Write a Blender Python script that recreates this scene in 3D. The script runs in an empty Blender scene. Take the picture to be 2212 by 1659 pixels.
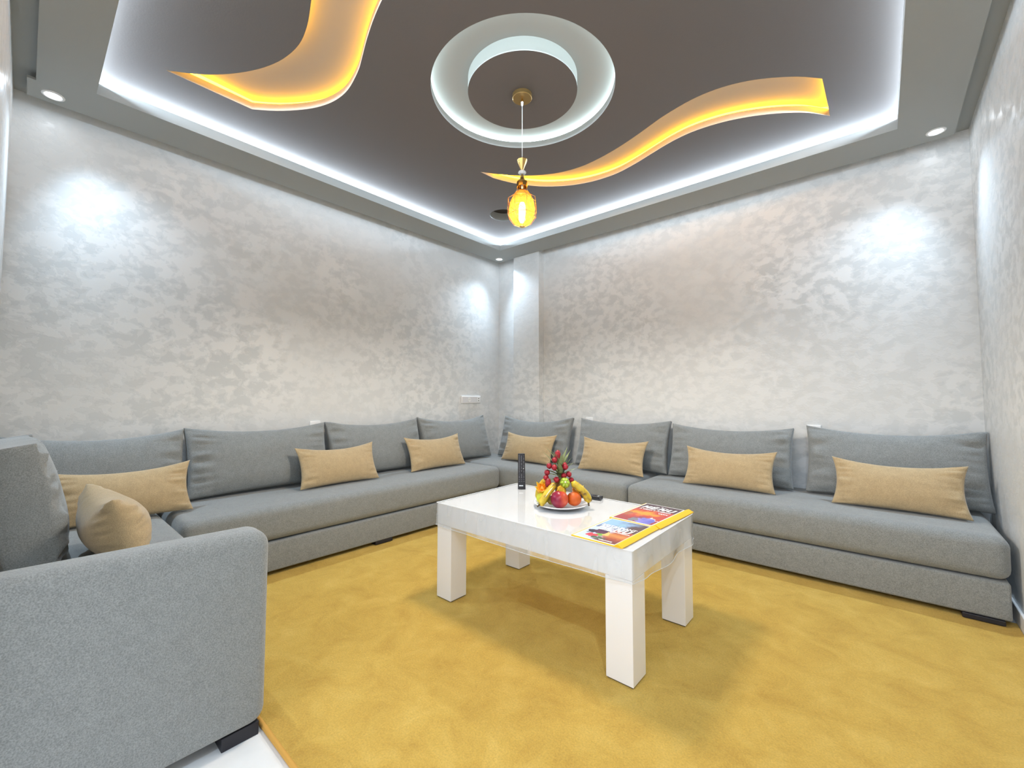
import bpy, bmesh, math, random
from mathutils import Vector, Matrix, noise
random.seed(7)
C = bpy.context.scene.collection
SC = bpy.context.scene
PI = math.pi
R = math.radians

# ------------------------------------------------------------------ camera
cam_d = bpy.data.cameras.new('camera'); cam = bpy.data.objects.new('camera', cam_d); C.objects.link(cam)
cam_d.sensor_width = 36; cam_d.lens = 14.904
cam_d.shift_x = 0.00213; cam_d.shift_y = -0.0072
cam_d.clip_start = 0.02
cam.matrix_world = Matrix.Translation((0, 0, 1.13)) @ Matrix.Rotation(R(41.11), 4, 'Z') @ Matrix.Rotation(R(90 + 2.865), 4, 'X') @ Matrix.Rotation(R(0.098), 4, 'Z')
SC.camera = cam

# ------------------------------------------------------------------ view
SC.view_settings.view_transform = 'Standard'; SC.view_settings.look = 'None'
SC.view_settings.gamma = 1; SC.view_settings.use_curve_mapping = False
SC.view_settings.exposure = 1.05
SC.cycles.use_denoising = True
SC.cycles.max_bounces = 8; SC.cycles.diffuse_bounces = 5; SC.cycles.transparent_max_bounces = 12
SC.cycles.sample_clamp_indirect = 6.0
SC.cycles.caustics_reflective = False; SC.cycles.caustics_refractive = False

# ------------------------------------------------------------------ world: the dim lit hall behind the open side
W = bpy.data.worlds.new('world'); SC.world = W; W.use_nodes = True
W.node_tree.nodes['Background'].inputs[0].default_value = (0.93, 0.95, 1.0, 1)
W.node_tree.nodes['Background'].inputs[1].default_value = 1.0

# ------------------------------------------------------------------ lamps
def area(name, loc, rot, sx, sy, power, col):
    d = bpy.data.lights.new(name, 'AREA'); d.shape = 'RECTANGLE'; d.size = sx; d.size_y = sy
    d.energy = power; d.color = col
    o = bpy.data.objects.new(name, d); C.objects.link(o); o.location = loc; o.rotation_euler = rot
    return o
# unseen fill added behind the camera for light from the room's open side
area('hall_fill_light', (-0.9, -1.5, 2.75), (R(35), 0, 0), 2.6, 1.3, 25, (0.93, 0.96, 1.0))
SPOTS = [(-3.552, 0.046), (-3.56, 3.874), (0.33, 3.856), (0.33, 0.046)]
for x, y in SPOTS:
    d = bpy.data.lights.new('downlight_lamp', 'SPOT'); d.energy = 70; d.color = (0.66, 0.83, 1.0)
    d.spot_size = R(104); d.spot_blend = 0.8; d.shadow_soft_size = 0.03
    o = bpy.data.objects.new('downlight_lamp', d); C.objects.link(o); o.location = (x, y, 2.866)
    o.rotation_euler = (Vector((x, y, 2.866)) - Vector((x + 0.42 * (1 if x < -1.6 else -1), y + 0.42 * (1 if y < 1.95 else -1), 1.9))).to_track_quat('Z', 'Y').to_euler()
d = bpy.data.lights.new('pendant_lamp', 'SPOT'); d.spot_size = R(173); d.spot_blend = 0.45; d.energy = 48; d.color = (1.0, 0.90, 0.76); d.shadow_soft_size = 0.15
o = bpy.data.objects.new('pendant_lamp', d); C.objects.link(o); o.location = (-1.603, 1.948, 2.06)

LED_COVE = 72.0
LED_WHITE = 9.0
LED_YELLOW = 13.0

# ------------------------------------------------------------------ materials
def newmat(name):
    m = bpy.data.materials.new(name); m.use_nodes = True
    return m, m.node_tree.nodes, m.node_tree.links, m.node_tree.nodes['Principled BSDF']
def mat(name, col, rough=0.6, metal=0.0, spec=0.5, emis=None, es=0, bump=0, bscale=200, sheen=0, coat=0):
    m, n, l, b = newmat(name)
    b.inputs['Base Color'].default_value = (*col, 1); b.inputs['Roughness'].default_value = rough
    b.inputs['Metallic'].default_value = metal; b.inputs['Specular IOR Level'].default_value = spec
    if sheen: b.inputs['Sheen Weight'].default_value = sheen
    if coat: b.inputs['Coat Weight'].default_value = coat; b.inputs['Coat Roughness'].default_value = 0.05
    if emis: b.inputs['Emission Color'].default_value = (*emis, 1); b.inputs['Emission Strength'].default_value = es
    if bump:
        tc = n.new('ShaderNodeTexCoord'); nz = n.new('ShaderNodeTexNoise'); nz.inputs['Scale'].default_value = bscale
        nz.inputs['Detail'].default_value = 3
        bp = n.new('ShaderNodeBump'); bp.inputs['Strength'].default_value = bump; bp.inputs['Distance'].default_value = 0.002
        l.new(tc.outputs['Object'], nz.inputs['Vector']); l.new(nz.outputs['Fac'], bp.inputs['Height']); l.new(bp.outputs['Normal'], b.inputs['Normal'])
    return m
def ramp(n, stops):
    r = n.new('ShaderNodeValToRGB'); e = r.color_ramp.elements
    e[0].position = stops[0][0]; e[0].color = (*stops[0][1], 1)
    e[1].position = stops[-1][0]; e[1].color = (*stops[-1][1], 1)
    for p, c in stops[1:-1]:
        k = e.new(p); k.color = (*c, 1)
    return r
def g(v): return (v, v, v)

def plaster():
    m, n, l, b = newmat('pearl_plaster')
    tc = n.new('ShaderNodeTexCoord'); mp = n.new('ShaderNodeMapping'); mp.inputs['Scale'].default_value = (1, 1, 1.35)
    l.new(tc.outputs['Object'], mp.inputs['Vector'])
    wn = n.new('ShaderNodeTexNoise'); wn.inputs['Scale'].default_value = 8; wn.inputs['Detail'].default_value = 3
    l.new(mp.outputs[0], wn.inputs['Vector'])
    vm = n.new('ShaderNodeVectorMath'); vm.operation = 'MULTIPLY_ADD'; vm.inputs[1].default_value = g(0.10)
    l.new(wn.outputs['Color'], vm.inputs[0]); l.new(mp.outputs[0], vm.inputs[2])
    n1 = n.new('ShaderNodeTexNoise'); n1.inputs['Scale'].default_value = 11; n1.inputs['Detail'].default_value = 3; n1.inputs['Roughness'].default_value = 0.55
    l.new(vm.outputs[0], n1.inputs['Vector'])
    r1 = ramp(n, [(0.43, g(0)), (0.455, g(0.45)), (0.52, g(0.5)), (0.545, g(1))]); l.new(n1.outputs['Fac'], r1.inputs[0])
    n3 = n.new('ShaderNodeTexNoise'); n3.inputs['Scale'].default_value = 0.9; n3.inputs['Detail'].default_value = 1
    l.new(tc.outputs['Object'], n3.inputs['Vector'])
    mixc = n.new('ShaderNodeMix'); mixc.data_type = 'RGBA'
    mixc.inputs[6].default_value = (0.635, 0.655, 0.66, 1); mixc.inputs[7].default_value = (0.765, 0.775, 0.775, 1)
    l.new(r1.outputs[0], mixc.inputs[0])
    mx2 = n.new('ShaderNodeMix'); mx2.data_type = 'RGBA'; mx2.inputs[7].default_value = (0.70, 0.71, 0.71, 1)
    r3 = ramp(n, [(0.42, g(0.0)), (0.62, g(0.75))]); l.new(n3.outputs['Fac'], r3.inputs[0])
    l.new(r3.outputs[0], mx2.inputs[0]); l.new(mixc.outputs[2], mx2.inputs[6]); l.new(mx2.outputs[2], b.inputs['Base Color'])
    rr = ramp(n, [(0.0, g(0.62)), (1.0, g(0.36))]); l.new(r1.outputs[0], rr.inputs[0]); l.new(rr.outputs[0], b.inputs['Roughness'])
    b.inputs['Metallic'].default_value = 0.04; b.inputs['Specular IOR Level'].default_value = 0.45
    n4 = n.new('ShaderNodeTexNoise'); n4.inputs['Scale'].default_value = 18; n4.inputs['Detail'].default_value = 6
    l.new(vm.outputs[0], n4.inputs['Vector'])
    bp = n.new('ShaderNodeBump'); bp.inputs['Strength'].default_value = 0.10; bp.inputs['Distance'].default_value = 0.004
    ad = n.new('ShaderNodeMath'); ad.operation = 'ADD'; l.new(r1.outputs[0], ad.inputs[0]); l.new(n4.outputs['Fac'], ad.inputs[1])
    l.new(ad.outputs[0], bp.inputs['Height']); l.new(bp.outputs[0], b.inputs['Normal'])
    return m

def fabric(name, c1, c2, scale=260, sheen=0.3):
    m, n, l, b = newmat(name)
    tc = n.new('ShaderNodeTexCoord')
    a = n.new('ShaderNodeTexNoise'); a.inputs['Scale'].default_value = scale; a.inputs['Detail'].default_value = 3; a.inputs['Roughness'].default_value = 0.7
    s = n.new('ShaderNodeTexNoise'); s.inputs['Scale'].default_value = 26; s.inputs['Detail'].default_value = 6; s.inputs['Roughness'].default_value = 0.75
    l.new(tc.outputs['Object'], a.inputs['Vector']); l.new(tc.outputs['Object'], s.inputs['Vector'])
    r = ramp(n, [(0.36, c1), (0.64, c2)]); l.new(a.outputs['Fac'], r.inputs[0])
    mx = n.new('ShaderNodeMix'); mx.data_type = 'RGBA'; mx.blend_type = 'MULTIPLY'; mx.inputs[0].default_value = 0.42
    r2 = ramp(n, [(0.36, g(0.72)), (0.64, g(1.0))]); l.new(s.outputs['Fac'], r2.inputs[0])
    l.new(r.outputs[0], mx.inputs[6]); l.new(r2.outputs[0], mx.inputs[7]); l.new(mx.outputs[2], b.inputs['Base Color'])
    b.inputs['Roughness'].default_value = 0.88; b.inputs['Specular IOR Level'].default_value = 0.25
    b.inputs['Sheen Weight'].default_value = sheen; b.inputs['Sheen Roughness'].default_value = 0.5
    bp = n.new('ShaderNodeBump'); bp.inputs['Strength'].default_value = 0.5; bp.inputs['Distance'].default_value = 0.0015
    l.new(a.outputs['Fac'], bp.inputs['Height']); l.new(bp.outputs[0], b.inputs['Normal'])
    return m

def rug_mat():
    m, n, l, b = newmat('rug_pile')
    tc = n.new('ShaderNodeTexCoord')
    a = n.new('ShaderNodeTexNoise'); a.inputs['Scale'].default_value = 150; a.inputs['Detail'].default_value = 5; a.inputs['Roughness'].default_value = 0.8
    s = n.new('ShaderNodeTexNoise'); s.inputs['Scale'].default_value = 5.5; s.inputs['Detail'].default_value = 9; s.inputs['Roughness'].default_value = 0.72; s.inputs['Distortion'].default_value = 0.5
    for q in (a, s): l.new(tc.outputs['Object'], q.inputs['Vector'])
    r = ramp(n, [(0.34, (0.60, 0.36, 0.062)), (0.52, (0.70, 0.445, 0.085)), (0.68, (0.78, 0.52, 0.12))]); l.new(s.outputs['Fac'], r.inputs[0])
    r2 = ramp(n, [(0.34, g(0.74)), (0.66, g(1.03))]); l.new(a.outputs['Fac'], r2.inputs[0])
    mx = n.new('ShaderNodeMix'); mx.data_type = 'RGBA'; mx.blend_type = 'MULTIPLY'; mx.inputs[0].default_value = 1
    l.new(r.outputs[0], mx.inputs[6]); l.new(r2.outputs[0], mx.inputs[7]); l.new(mx.outputs[2], b.inputs['Base Color'])
    b.inputs['Roughness'].default_value = 0.95; b.inputs['Specular IOR Level'].default_value = 0.1
    b.inputs['Sheen Weight'].default_value = 0.25; b.inputs['Sheen Tint'].default_value = (1, 0.85, 0.5, 1)
    bp = n.new('ShaderNodeBump'); bp.inputs['Strength'].default_value = 0.9; bp.inputs['Distance'].default_value = 0.004
    l.new(a.outputs['Fac'], bp.inputs['Height'])
    bp2 = n.new('ShaderNodeBump'); bp2.inputs['Strength'].default_value = 0.5; bp2.inputs['Distance'].default_value = 0.01
    l.new(s.outputs['Fac'], bp2.inputs['Height']); l.new(bp.outputs[0], bp2.inputs['Normal']); l.new(bp2.outputs[0], b.inputs['Normal'])
    return m

def plastic(name, white, gloss):
    m = bpy.data.materials.new(name); m.use_nodes = True; n = m.node_tree.nodes; l = m.node_tree.links
    n.clear(); out = n.new('ShaderNodeOutputMaterial')
    t = n.new('ShaderNodeBsdfTransparent'); t.inputs[0].default_value = (0.97, 0.98, 0.985, 1)
    gl = n.new('ShaderNodeBsdfGlossy'); gl.inputs['Roughness'].default_value = 0.06
    df = n.new('ShaderNodeBsdfDiffuse'); df.inputs[0].default_value = (0.85, 0.87, 0.9, 1)
    lw0 = n.new('ShaderNodeLayerWeight'); lw0.inputs['Blend'].default_value = 0.5; lw = n.new('ShaderNodeMath'); lw.operation = 'POWER'; lw.inputs[1].default_value = 4.0; l.new(lw0.outputs['Facing'], lw.inputs[0])
    tc = n.new('ShaderNodeTexCoord'); nz = n.new('ShaderNodeTexNoise'); nz.inputs['Scale'].default_value = 9; nz.inputs['Detail'].default_value = 2
    bp = n.new('ShaderNodeBump'); bp.inputs['Strength'].default_value = 0.05; bp.inputs['Distance'].default_value = 0.01
    l.new(tc.outputs['Object'], nz.inputs['Vector']); l.new(nz.outputs['Fac'], bp.inputs['Height'])
    l.new(bp.outputs[0], gl.inputs['Normal'])
    m1 = n.new('ShaderNodeMixShader'); m1.inputs[0].default_value = white
    if white > 0.1:
        mp = n.new('ShaderNodeMapping'); mp.inputs['Scale'].default_value = (9, 9, 2.5); l.new(tc.outputs['Object'], mp.inputs['Vector'])
        sn = n.new('ShaderNodeTexNoise'); sn.inputs['Scale'].default_value = 1.6; sn.inputs['Detail'].default_value = 1; sn.inputs['Distortion'].default_value = 0.3; l.new(mp.outputs[0], sn.inputs['Vector'])
        sr = ramp(n, [(0.3, g(white * 0.8)), (0.55, g(white * 1.15)), (0.8, g(min(1, white * 1.8)))]); l.new(sn.outputs['Fac'], sr.inputs[0]); l.new(sr.outputs[0], m1.inputs[0])
    l.new(t.outputs[0], m1.inputs[1]); l.new(df.outputs[0], m1.inputs[2])
    mu = n.new('ShaderNodeMath'); mu.operation = 'MULTIPLY_ADD'; mu.inputs[1].default_value = gloss; mu.inputs[2].default_value = 0.04
    mu.use_clamp = True
    l.new(lw.outputs[0], mu.inputs[0])
    m2 = n.new('ShaderNodeMixShader'); l.new(mu.outputs[0], m2.inputs[0]); l.new(m1.outputs[0], m2.inputs[1]); l.new(gl.outputs[0], m2.inputs[2])
    l.new(m2.outputs[0], out.inputs[0])
    return m

def twotone(name, stops, scale=8, rough=0.5, axis=None, bump=0.0, spec=0.5):
    m, n, l, b = newmat(name)
    tc = n.new('ShaderNodeTexCoord')
    nz = n.new('ShaderNodeTexNoise'); nz.inputs['Scale'].default_value = scale; nz.inputs['Detail'].default_value = 4
    l.new(tc.outputs['Object'], nz.inputs['Vector'])
    r = ramp(n, stops)
    if axis is None:
        l.new(nz.outputs['Fac'], r.inputs[0])
    else:
        sp = n.new('ShaderNodeSeparateXYZ'); l.new(tc.outputs['Generated'], sp.inputs[0])
        ma = n.new('ShaderNodeMath'); ma.operation = 'MULTIPLY_ADD'; ma.inputs[1].default_value = 0.5
        l.new(nz.outputs['Fac'], ma.inputs[0]); ad = n.new('ShaderNodeMath'); ad.operation = 'SUBTRACT'; ad.inputs[1].default_value = 0.25
        l.new(sp.outputs[axis], ma.inputs[2]); l.new(ma.outputs[0], ad.inputs[0]); l.new(ad.outputs[0], r.inputs[0])
    l.new(r.outputs[0], b.inputs['Base Color'])
    b.inputs['Roughness'].default_value = rough; b.inputs['Specular IOR Level'].default_value = spec
    if bump:
        n2 = n.new('ShaderNodeTexNoise'); n2.inputs['Scale'].default_value = 500
        l.new(tc.outputs['Object'], n2.inputs['Vector'])
        bp = n.new('ShaderNodeBump'); bp.inputs['Strength'].default_value = bump; bp.inputs['Distance'].default_value = 0.002
        l.new(n2.outputs['Fac'], bp.inputs['Height']); l.new(bp.outputs[0], b.inputs['Normal'])
    return m

M_WALL = plaster()
M_SOFFIT = mat('ceiling_white_paint', (0.38, 0.395, 0.385), 0.85, bump=0.15, bscale=120)
M_PANEL = mat('ceiling_taupe_dimmed', (0.158, 0.141, 0.133), 0.85, bump=0.15, bscale=120)  # taupe kept extra dark; the panel's dim light is put into its colour
M_TRIMW = mat('groove_white_paint', (0.42, 0.42, 0.41), 0.8)
M_LEDW = mat('led_white', (0.8, 0.9, 1), emis=(0.74, 0.95, 0.98), es=LED_WHITE)
M_LEDC = mat('led_white_cove', (0.8, 0.9, 1), emis=(0.72, 0.86, 1.0), es=LED_COVE)
M_LEDY = mat('led_yellow', (1, 0.8, 0.2), emis=(1.0, 0.45, 0.015), es=LED_YELLOW)
M_GREY = fabric('grey_woven_fabric', (0.192, 0.202, 0.202), (0.312, 0.326, 0.322))
M_BEIGE = fabric('beige_woven_fabric', (0.41, 0.30, 0.165), (0.56, 0.42, 0.24), 300)
M_RUG = rug_mat()
M_BIND = mat('rug_binding', (0.62, 0.34, 0.07), 0.9, bump=0.5, bscale=300)
M_BLACK = mat('black_plastic', (0.012, 0.012, 0.016), 0.35)
M_FOOT = mat('black_foot', (0.012, 0.012, 0.018), 0.5)
M_TABLE = mat('white_lacquer', (0.86, 0.85, 0.85), 0.22, coat=0.3)
M_COVER = plastic('clear_vinyl_top', 0.06, 0.7)
M_SKIRT = plastic('clear_vinyl_skirt', 0.20, 1.0)
M_TILE = twotone('white_floor_tile', [(0.3, (0.72, 0.74, 0.75)), (0.7, (0.86, 0.87, 0.88))], 5, 0.15)
M_WPLAST = mat('white_plastic', (0.85, 0.85, 0.85), 0.3)
M_GOLD = mat('brushed_gold', (0.62, 0.40, 0.14), 0.22, metal=1.0)
M_GOLDD = mat('canopy_gold', (0.42, 0.27, 0.10), 0.35, metal=0.85)
M_CHINA = mat('white_china', (0.88, 0.9, 0.94), 0.12, coat=0.5)
M_DARKHOLE = mat('recess_dark', (0.05, 0.045, 0.04), 0.9)

# ------------------------------------------------------------------ helpers
def link(o, parent=None):
    C.objects.link(o)
    if parent is not None: o.parent = parent
    return o
def mesh_obj(name, bm, m, parent=None, smooth=False, angle=None):
    me = bpy.data.meshes.new(name); bm.normal_update(); bm.to_mesh(me); bm.free()
    for mm in (m if isinstance(m, (list, tuple)) else [m]): me.materials.append(mm)
    if smooth:
        for p in me.polygons: p.use_smooth = True
    if angle is not None:
        me.set_sharp_from_angle(angle=R(angle))
    return link(bpy.data.objects.new(name, me), parent)
def tag(o, label=None, cat=None, group=None, kind=None):
    if label: o['label'] = label
    if cat: o['category'] = cat
    if group: o['group'] = group
    if kind: o['kind'] = kind
    return o
def empty(name, loc=(0, 0, 0), rz=0, label=None, cat=None, group=None):
    o = bpy.data.objects.new(name, None); C.objects.link(o); o.location = loc; o.rotation_euler = (0, 0, rz)
    o.empty_display_size = 0.05
    return tag(o, label, cat, group)
def struct(name, bm, m, parent=None, smooth=False):
    o = mesh_obj(name, bm, m, parent, smooth)
    if parent is None: o['kind'] = 'structure'
    return o
def box(bm, x0, x1, y0, y1, z0, z1, mi=0):
    vs = [bm.verts.new(p) for p in ((x0, y0, z0), (x1, y0, z0), (x1, y1, z0), (x0, y1, z0), (x0, y0, z1), (x1, y0, z1), (x1, y1, z1), (x0, y1, z1))]
    for f in ((0, 3, 2, 1), (4, 5, 6, 7), (0, 1, 5, 4), (1, 2, 6, 5), (2, 3, 7, 6), (3, 0, 4, 7)):
        fc = bm.faces.new([vs[i] for i in f]); fc.material_index = mi
    return vs
def boxbm(*a):
    bm = bmesh.new(); box(bm, *a); return bm
def rbox(x0, x1, y0, y1, z0, z1, r=0.02, seg=4, sub=0):
    bm = boxbm(x0, x1, y0, y1, z0, z1)
    bmesh.ops.bevel(bm, geom=bm.edges[:], offset=r, segments=seg, profile=0.5, affect='EDGES')
    return bm
def lathe(bm, prof, seg=32, c=(0, 0, 0), mi=0, caps=True):
    rings = []
    for r, z in prof:
        if r < 1e-6: rings.append([bm.verts.new((c[0], c[1], c[2] + z))])
        else: rings.append([bm.verts.new((c[0] + r * math.cos(2 * PI * k / seg), c[1] + r * math.sin(2 * PI * k / seg), c[2] + z)) for k in range(seg)])
    for a, b in zip(rings, rings[1:]):
        for k in range(seg):
            k2 = (k + 1) % seg
            if len(a) == 1 and len(b) == 1: continue
            if len(a) == 1: f = bm.faces.new((a[0], b[k2], b[k]))
            elif len(b) == 1: f = bm.faces.new((a[k], a[k2], b[0]))
            else: f = bm.faces.new((a[k], a[k2], b[k2], b[k]))
            f.material_index = mi
    return rings
def tube(bm, pts, rad, seg=8, mi=0, caps=True):
    pts = [Vector(p) for p in pts]; n = len(pts); rings = []
    up = Vector((0, 0, 1))
    for i, p in enumerate(pts):
        t = (pts[min(i + 1, n - 1)] - pts[max(i - 1, 0)]).normalized()
        s = t.cross(up)
        if s.length < 0.05: s = t.cross(Vector((1, 0, 0)))
        s.normalize(); q = s.cross(t).normalized()
        r = rad[i] if isinstance(rad, (list, tuple)) else rad
        rings.append([bm.verts.new(p + (s * math.cos(2 * PI * k / seg) + q * math.sin(2 * PI * k / seg)) * r) for k in range(seg)])
    for a, b in zip(rings, rings[1:]):
        for k in range(seg):
            f = bm.faces.new((a[k], a[(k + 1) % seg], b[(k + 1) % seg], b[k])); f.material_index = mi
    if caps:
        for rg in (rings[0][::-1], rings[-1]):
            f = bm.faces.new(rg); f.material_index = mi
    bmesh.ops.recalc_face_normals(bm, faces=bm.faces)
    return rings
def sst(a, b, x):
    t = max(0, min(1, (x - a) / (b - a))); return t * t * (3 - 2 * t)

# ------------------------------------------------------------------ the room shell
WX, WR, WN, WF = -3.733, 0.499, -0.107, 4.057
ZS, ZP, ZT = 2.874, 2.994, 3.076      # soffit underside, recessed panel, groove ceiling
T = 0.12
struct('floor', boxbm(WX - T, WR + T, -3.2, WF + T, -0.10, -0.015), M_TILE)
struct('wall_left', boxbm(WX - T, WX, WN - T, WF + T, -0.015, ZT + 0.1), M_WALL)
struct('wall_back', boxbm(WX, WR, WF, WF + T, -0.015, ZT + 0.1), M_WALL)
struct('wall_right', boxbm(WR, WR + T, -3.2, WF + T, -0.015, ZT + 0.1), M_WALL)
struct('wall_near', boxbm(WX, -1.55, WN - T, WN, -0.015, ZT + 0.1), M_WALL)
struct('trim_1', rbox(-3.398, -3.003, 3.960, WF + 0.01, -0.015, ZP - 0.002, 0.003, 2), M_WALL)     # corner column
def base_run(name, x0, x1, y0, y1):
    struct(name, rbox(x0, x1, y0, y1, -0.0145, 0.075, 0.004, 2), M_WPLAST)
base_run('baseboard_right', WR - 0.014, WR - 0.0005, -3.0, 3.98)

# soffit ring with lip and outer board, one piece of drywall
def soffit():
    bm = bmesh.new()
    ox0, ox1, oy0, oy1 = -3.653, 0.425, -0.022, 3.979
    ix0, ix1, iy0, iy1 = -3.344, 0.139, 0.209, 3.656
    zb, zt = ZS, ZS + 0.013
    box(bm, ox0, ix0, oy0, oy1, zb, zt); box(bm, ix1, ox1, oy0, oy1, zb, zt)
    box(bm, ix0, ix1, oy0, iy0, zb, zt); box(bm, ix0, ix1, iy1, oy1, zb, zt)
    # corner tab seen at the near left corner
    box(bm, ox0, -3.45, -0.055, oy0, zb, zt)
    # inner lip
    lz = ZS + 0.066; w = 0.013
    box(bm, ix0 - w, ix0, iy0 - w, iy1 + w, zt, lz); box(bm, ix1, ix1 + w, iy0 - w, iy1 + w, zt, lz)
    box(bm, ix0, ix1, iy0 - w, iy0, zt, lz); box(bm, ix0, ix1, iy1, iy1 + w, zt, lz)
    # outer board up to the slab
    box(bm, ox0, ox0 + w, oy0, oy1, zt, ZP); box(bm, ox1 - w, ox1, oy0, oy1, zt, ZP)
    box(bm, ox0 + w, ox1 - w, oy0, oy0 + w, zt, ZP); box(bm, ox0 + w, ox1 - w, oy1 - w, oy1, zt, ZP)
    # ledge closing the gap to the walls
    gz = ZS + 0.045
    box(bm, WX, ox0, WN, WF, gz, gz + 0.01); box(bm, ox1, WR, WN, WF, gz, gz + 0.01)
    box(bm, ox0, ox1, WN, oy0, gz, gz + 0.01); box(bm, ox0, ox1, oy1, WF, gz, gz + 0.01)
    return struct('trim_2', bm, M_SOFFIT)
soffit()

# recessed panel with cut-outs (ring, two S curves, round opening)
RC = (-1.6012, 1.948); RO, RI = 0.556, 0.334
S_top = [(-2.43, 2.41), (-2.312, 2.573), (-2.189, 2.697), (-2.035, 2.805), (-1.887, 2.864), (-1.735, 2.886), (-1.572, 2.874), (-1.413, 2.842), (-1.252, 2.794), (-1.124, 2.748), (-1.007, 2.709), (-0.832, 2.675), (-0.687, 2.680), (-0.557, 2.717), (-0.438, 2.78), (-0.302, 2.882), (-0.196, 2.994)]
S_bot = [(-0.191, 3.433), (-0.289, 3.308), (-0.39, 3.218), (-0.501, 3.142), (-0.636, 3.073), (-0.781, 3.027), (-0.943, 3.010), (-1.091, 3.031), (-1.243, 3.077), (-1.406, 3.13), (-1.577, 3.168), (-1.734, 3.165), (-1.883, 3.131), (-2.033, 3.060), (-2.199, 2.928), (-2.337, 2.738), (-2.415, 2.557)]
def smooth_path(p, k=4):
    out = []
    for i in range(len(p) - 1):
        a = Vector(p[max(i - 1, 0)]); b = Vector(p[i]); c = Vector(p[i + 1]); d = Vector(p[min(i + 2, len(p) - 1)])
        for j in range(k):
            t = j / k
            out.append(tuple(0.5 * ((2 * b) + (c - a) * t + (2 * a - 5 * b + 4 * c - d) * t * t + (3 * b - a - 3 * c + d) * t ** 3)))
    out.append(tuple(p[-1])); return out
S1 = smooth_path(S_top) + smooth_path(S_bot)
S2 = [(2 * RC[0] - x, 2 * RC[1] - y) for x, y in S1]
def circ(c, r, n=96): return [(c[0] + r * math.cos(2 * PI * k / n), c[1] + r * math.sin(2 * PI * k / n)) for k in range(n)]
HOLE = (-2.842, 3.158)
def filled(loops, z, depth, mats, name):
    cu = bpy.data.curves.new('tmp', 'CURVE'); cu.dimensions = '2D'; cu.fill_mode = 'BOTH'; cu.extrude = depth / 2
    for lp in loops:
        s = cu.splines.new('POLY'); s.points.add(len(lp) - 1)
        for q, (x, y) in zip(s.points, lp): q.co = (x, y, 0, 1)
        s.use_cyclic_u = True
    o = bpy.data.objects.new('tmp', cu); C.objects.link(o)
    bpy.context.view_layer.update()
    dg = bpy.context.evaluated_depsgraph_get()
    me = bpy.data.meshes.new_from_object(o.evaluated_get(dg)); bpy.data.objects.remove(o)
    me.transform(Matrix.Translation((0, 0, z + depth / 2)))
    me.materials.clear()
    for mm in mats: me.materials.append(mm)
    for p in me.polygons: p.material_index = 0 if abs(p.normal.z) > 0.5 else 1
    me.name = name
    ob = bpy.data.objects.new(name, me); C.objects.link(ob); return ob
outer = [(WX, WN), (WR, WN), (WR, WF), (WX, WF)]
LIP = 0.046
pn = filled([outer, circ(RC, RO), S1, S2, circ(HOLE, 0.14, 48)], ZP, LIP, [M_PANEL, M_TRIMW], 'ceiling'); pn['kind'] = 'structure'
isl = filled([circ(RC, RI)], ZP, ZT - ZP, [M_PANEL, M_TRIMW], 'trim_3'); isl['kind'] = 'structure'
struct('trim_4', boxbm(WX - T, WR + T, WN - T, WF + T, ZT, ZT + 0.06), M_TRIMW)      # groove ceiling slab
struct('trim_5', boxbm(WX - T, WR + T, -1.9, WN - T, 2.9, ZT + 0.06), M_SOFFIT)         # ceiling of the hall side

# barriers and led strips in the grooves
def ribbon(bm, path, z0, z1, cyc=True, thick=0.004):
    n = len(path); vs = []
    for x, y in path: vs.append((bm.verts.new((x, y, z0)), bm.verts.new((x, y, z1))))
    rng = range(n if cyc else n - 1)
    for i in rng:
        a = vs[i]; b = vs[(i + 1) % n]; bm.faces.new((a[0], b[0], b[1], a[1]))
def offset_loop(lp, d):
    n = len(lp); out = []
    ar = sum(lp[i][0] * lp[(i + 1) % n][1] - lp[(i + 1) % n][0] * lp[i][1] for i in range(n)); sg = 1 if ar > 0 else -1
    for i in range(n):
        a = Vector(lp[i - 1]); b = Vector(lp[i]); c = Vector(lp[(i + 1) % n])
        e1 = (b - a); e2 = (c - b)
        if e1.length < 1e-6: e1 = e2
        if e2.length < 1e-6: e2 = e1
        n1 = Vector((e1.y, -e1.x)).normalized() * sg; n2 = Vector((e2.y, -e2.x)).normalized() * sg
        nn = (n1 + n2)
        nn = nn.normalized() if nn.length > 0.2 else n1
        out.append(tuple(b + nn * d))
    return out
def groove_light(name, loop, dist, m, label):
    root = empty(name, (0, 0, 0), 0, label, 'led strip', 'led strips hidden in the ceiling grooves')
    bm = bmesh.new(); ribbon(bm, offset_loop(loop, dist), ZP + LIP + 0.003, ZT - 0.002)
    o = mesh_obj('led_tape', bm, m, root)
    bm = bmesh.new(); ribbon(bm, offset_loop(loop, dist + 0.012), ZP + LIP, ZT)
    mesh_obj('backing', bm, M_TRIMW, root)
    return root
groove_light('led_strip', circ(RC, RO), 0.04, M_LEDW, 'white LED strip glowing around the round ceiling ring')
groove_light('led_strip', S1, 0.035, M_LEDY, 'yellow LED strip in the S-shaped groove right of the lamp')
groove_light('led_strip', S2, 0.035, M_LEDY, 'yellow LED strip in the wide S-shaped groove at top left')
bm = bmesh.new()
ribbon(bm, [(-3.344 - 0.12, 0.209 - 0.12), (0.139 + 0.12, 0.209 - 0.12), (0.139 + 0.12, 3.656 + 0.12), (-3.344 - 0.12, 3.656 + 0.12)], ZS + 0.076, ZS + 0.100)
root = empty('led_strip', (0, 0, 0), 0, 'cool white LED strip glowing along the rectangular ceiling edge', 'led strip', 'led strips hidden in the ceiling grooves')
mesh_obj('led_tape', bm, M_LEDC, root)
bm = bmesh.new()
ribbon(bm, [(-3.466, 0.087), (0.261, 0.087), (0.261, 3.778), (-3.466, 3.778)], ZS + 0.0135, ZS + 0.104)
mesh_obj('backing', bm, M_TRIMW, root)
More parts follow.
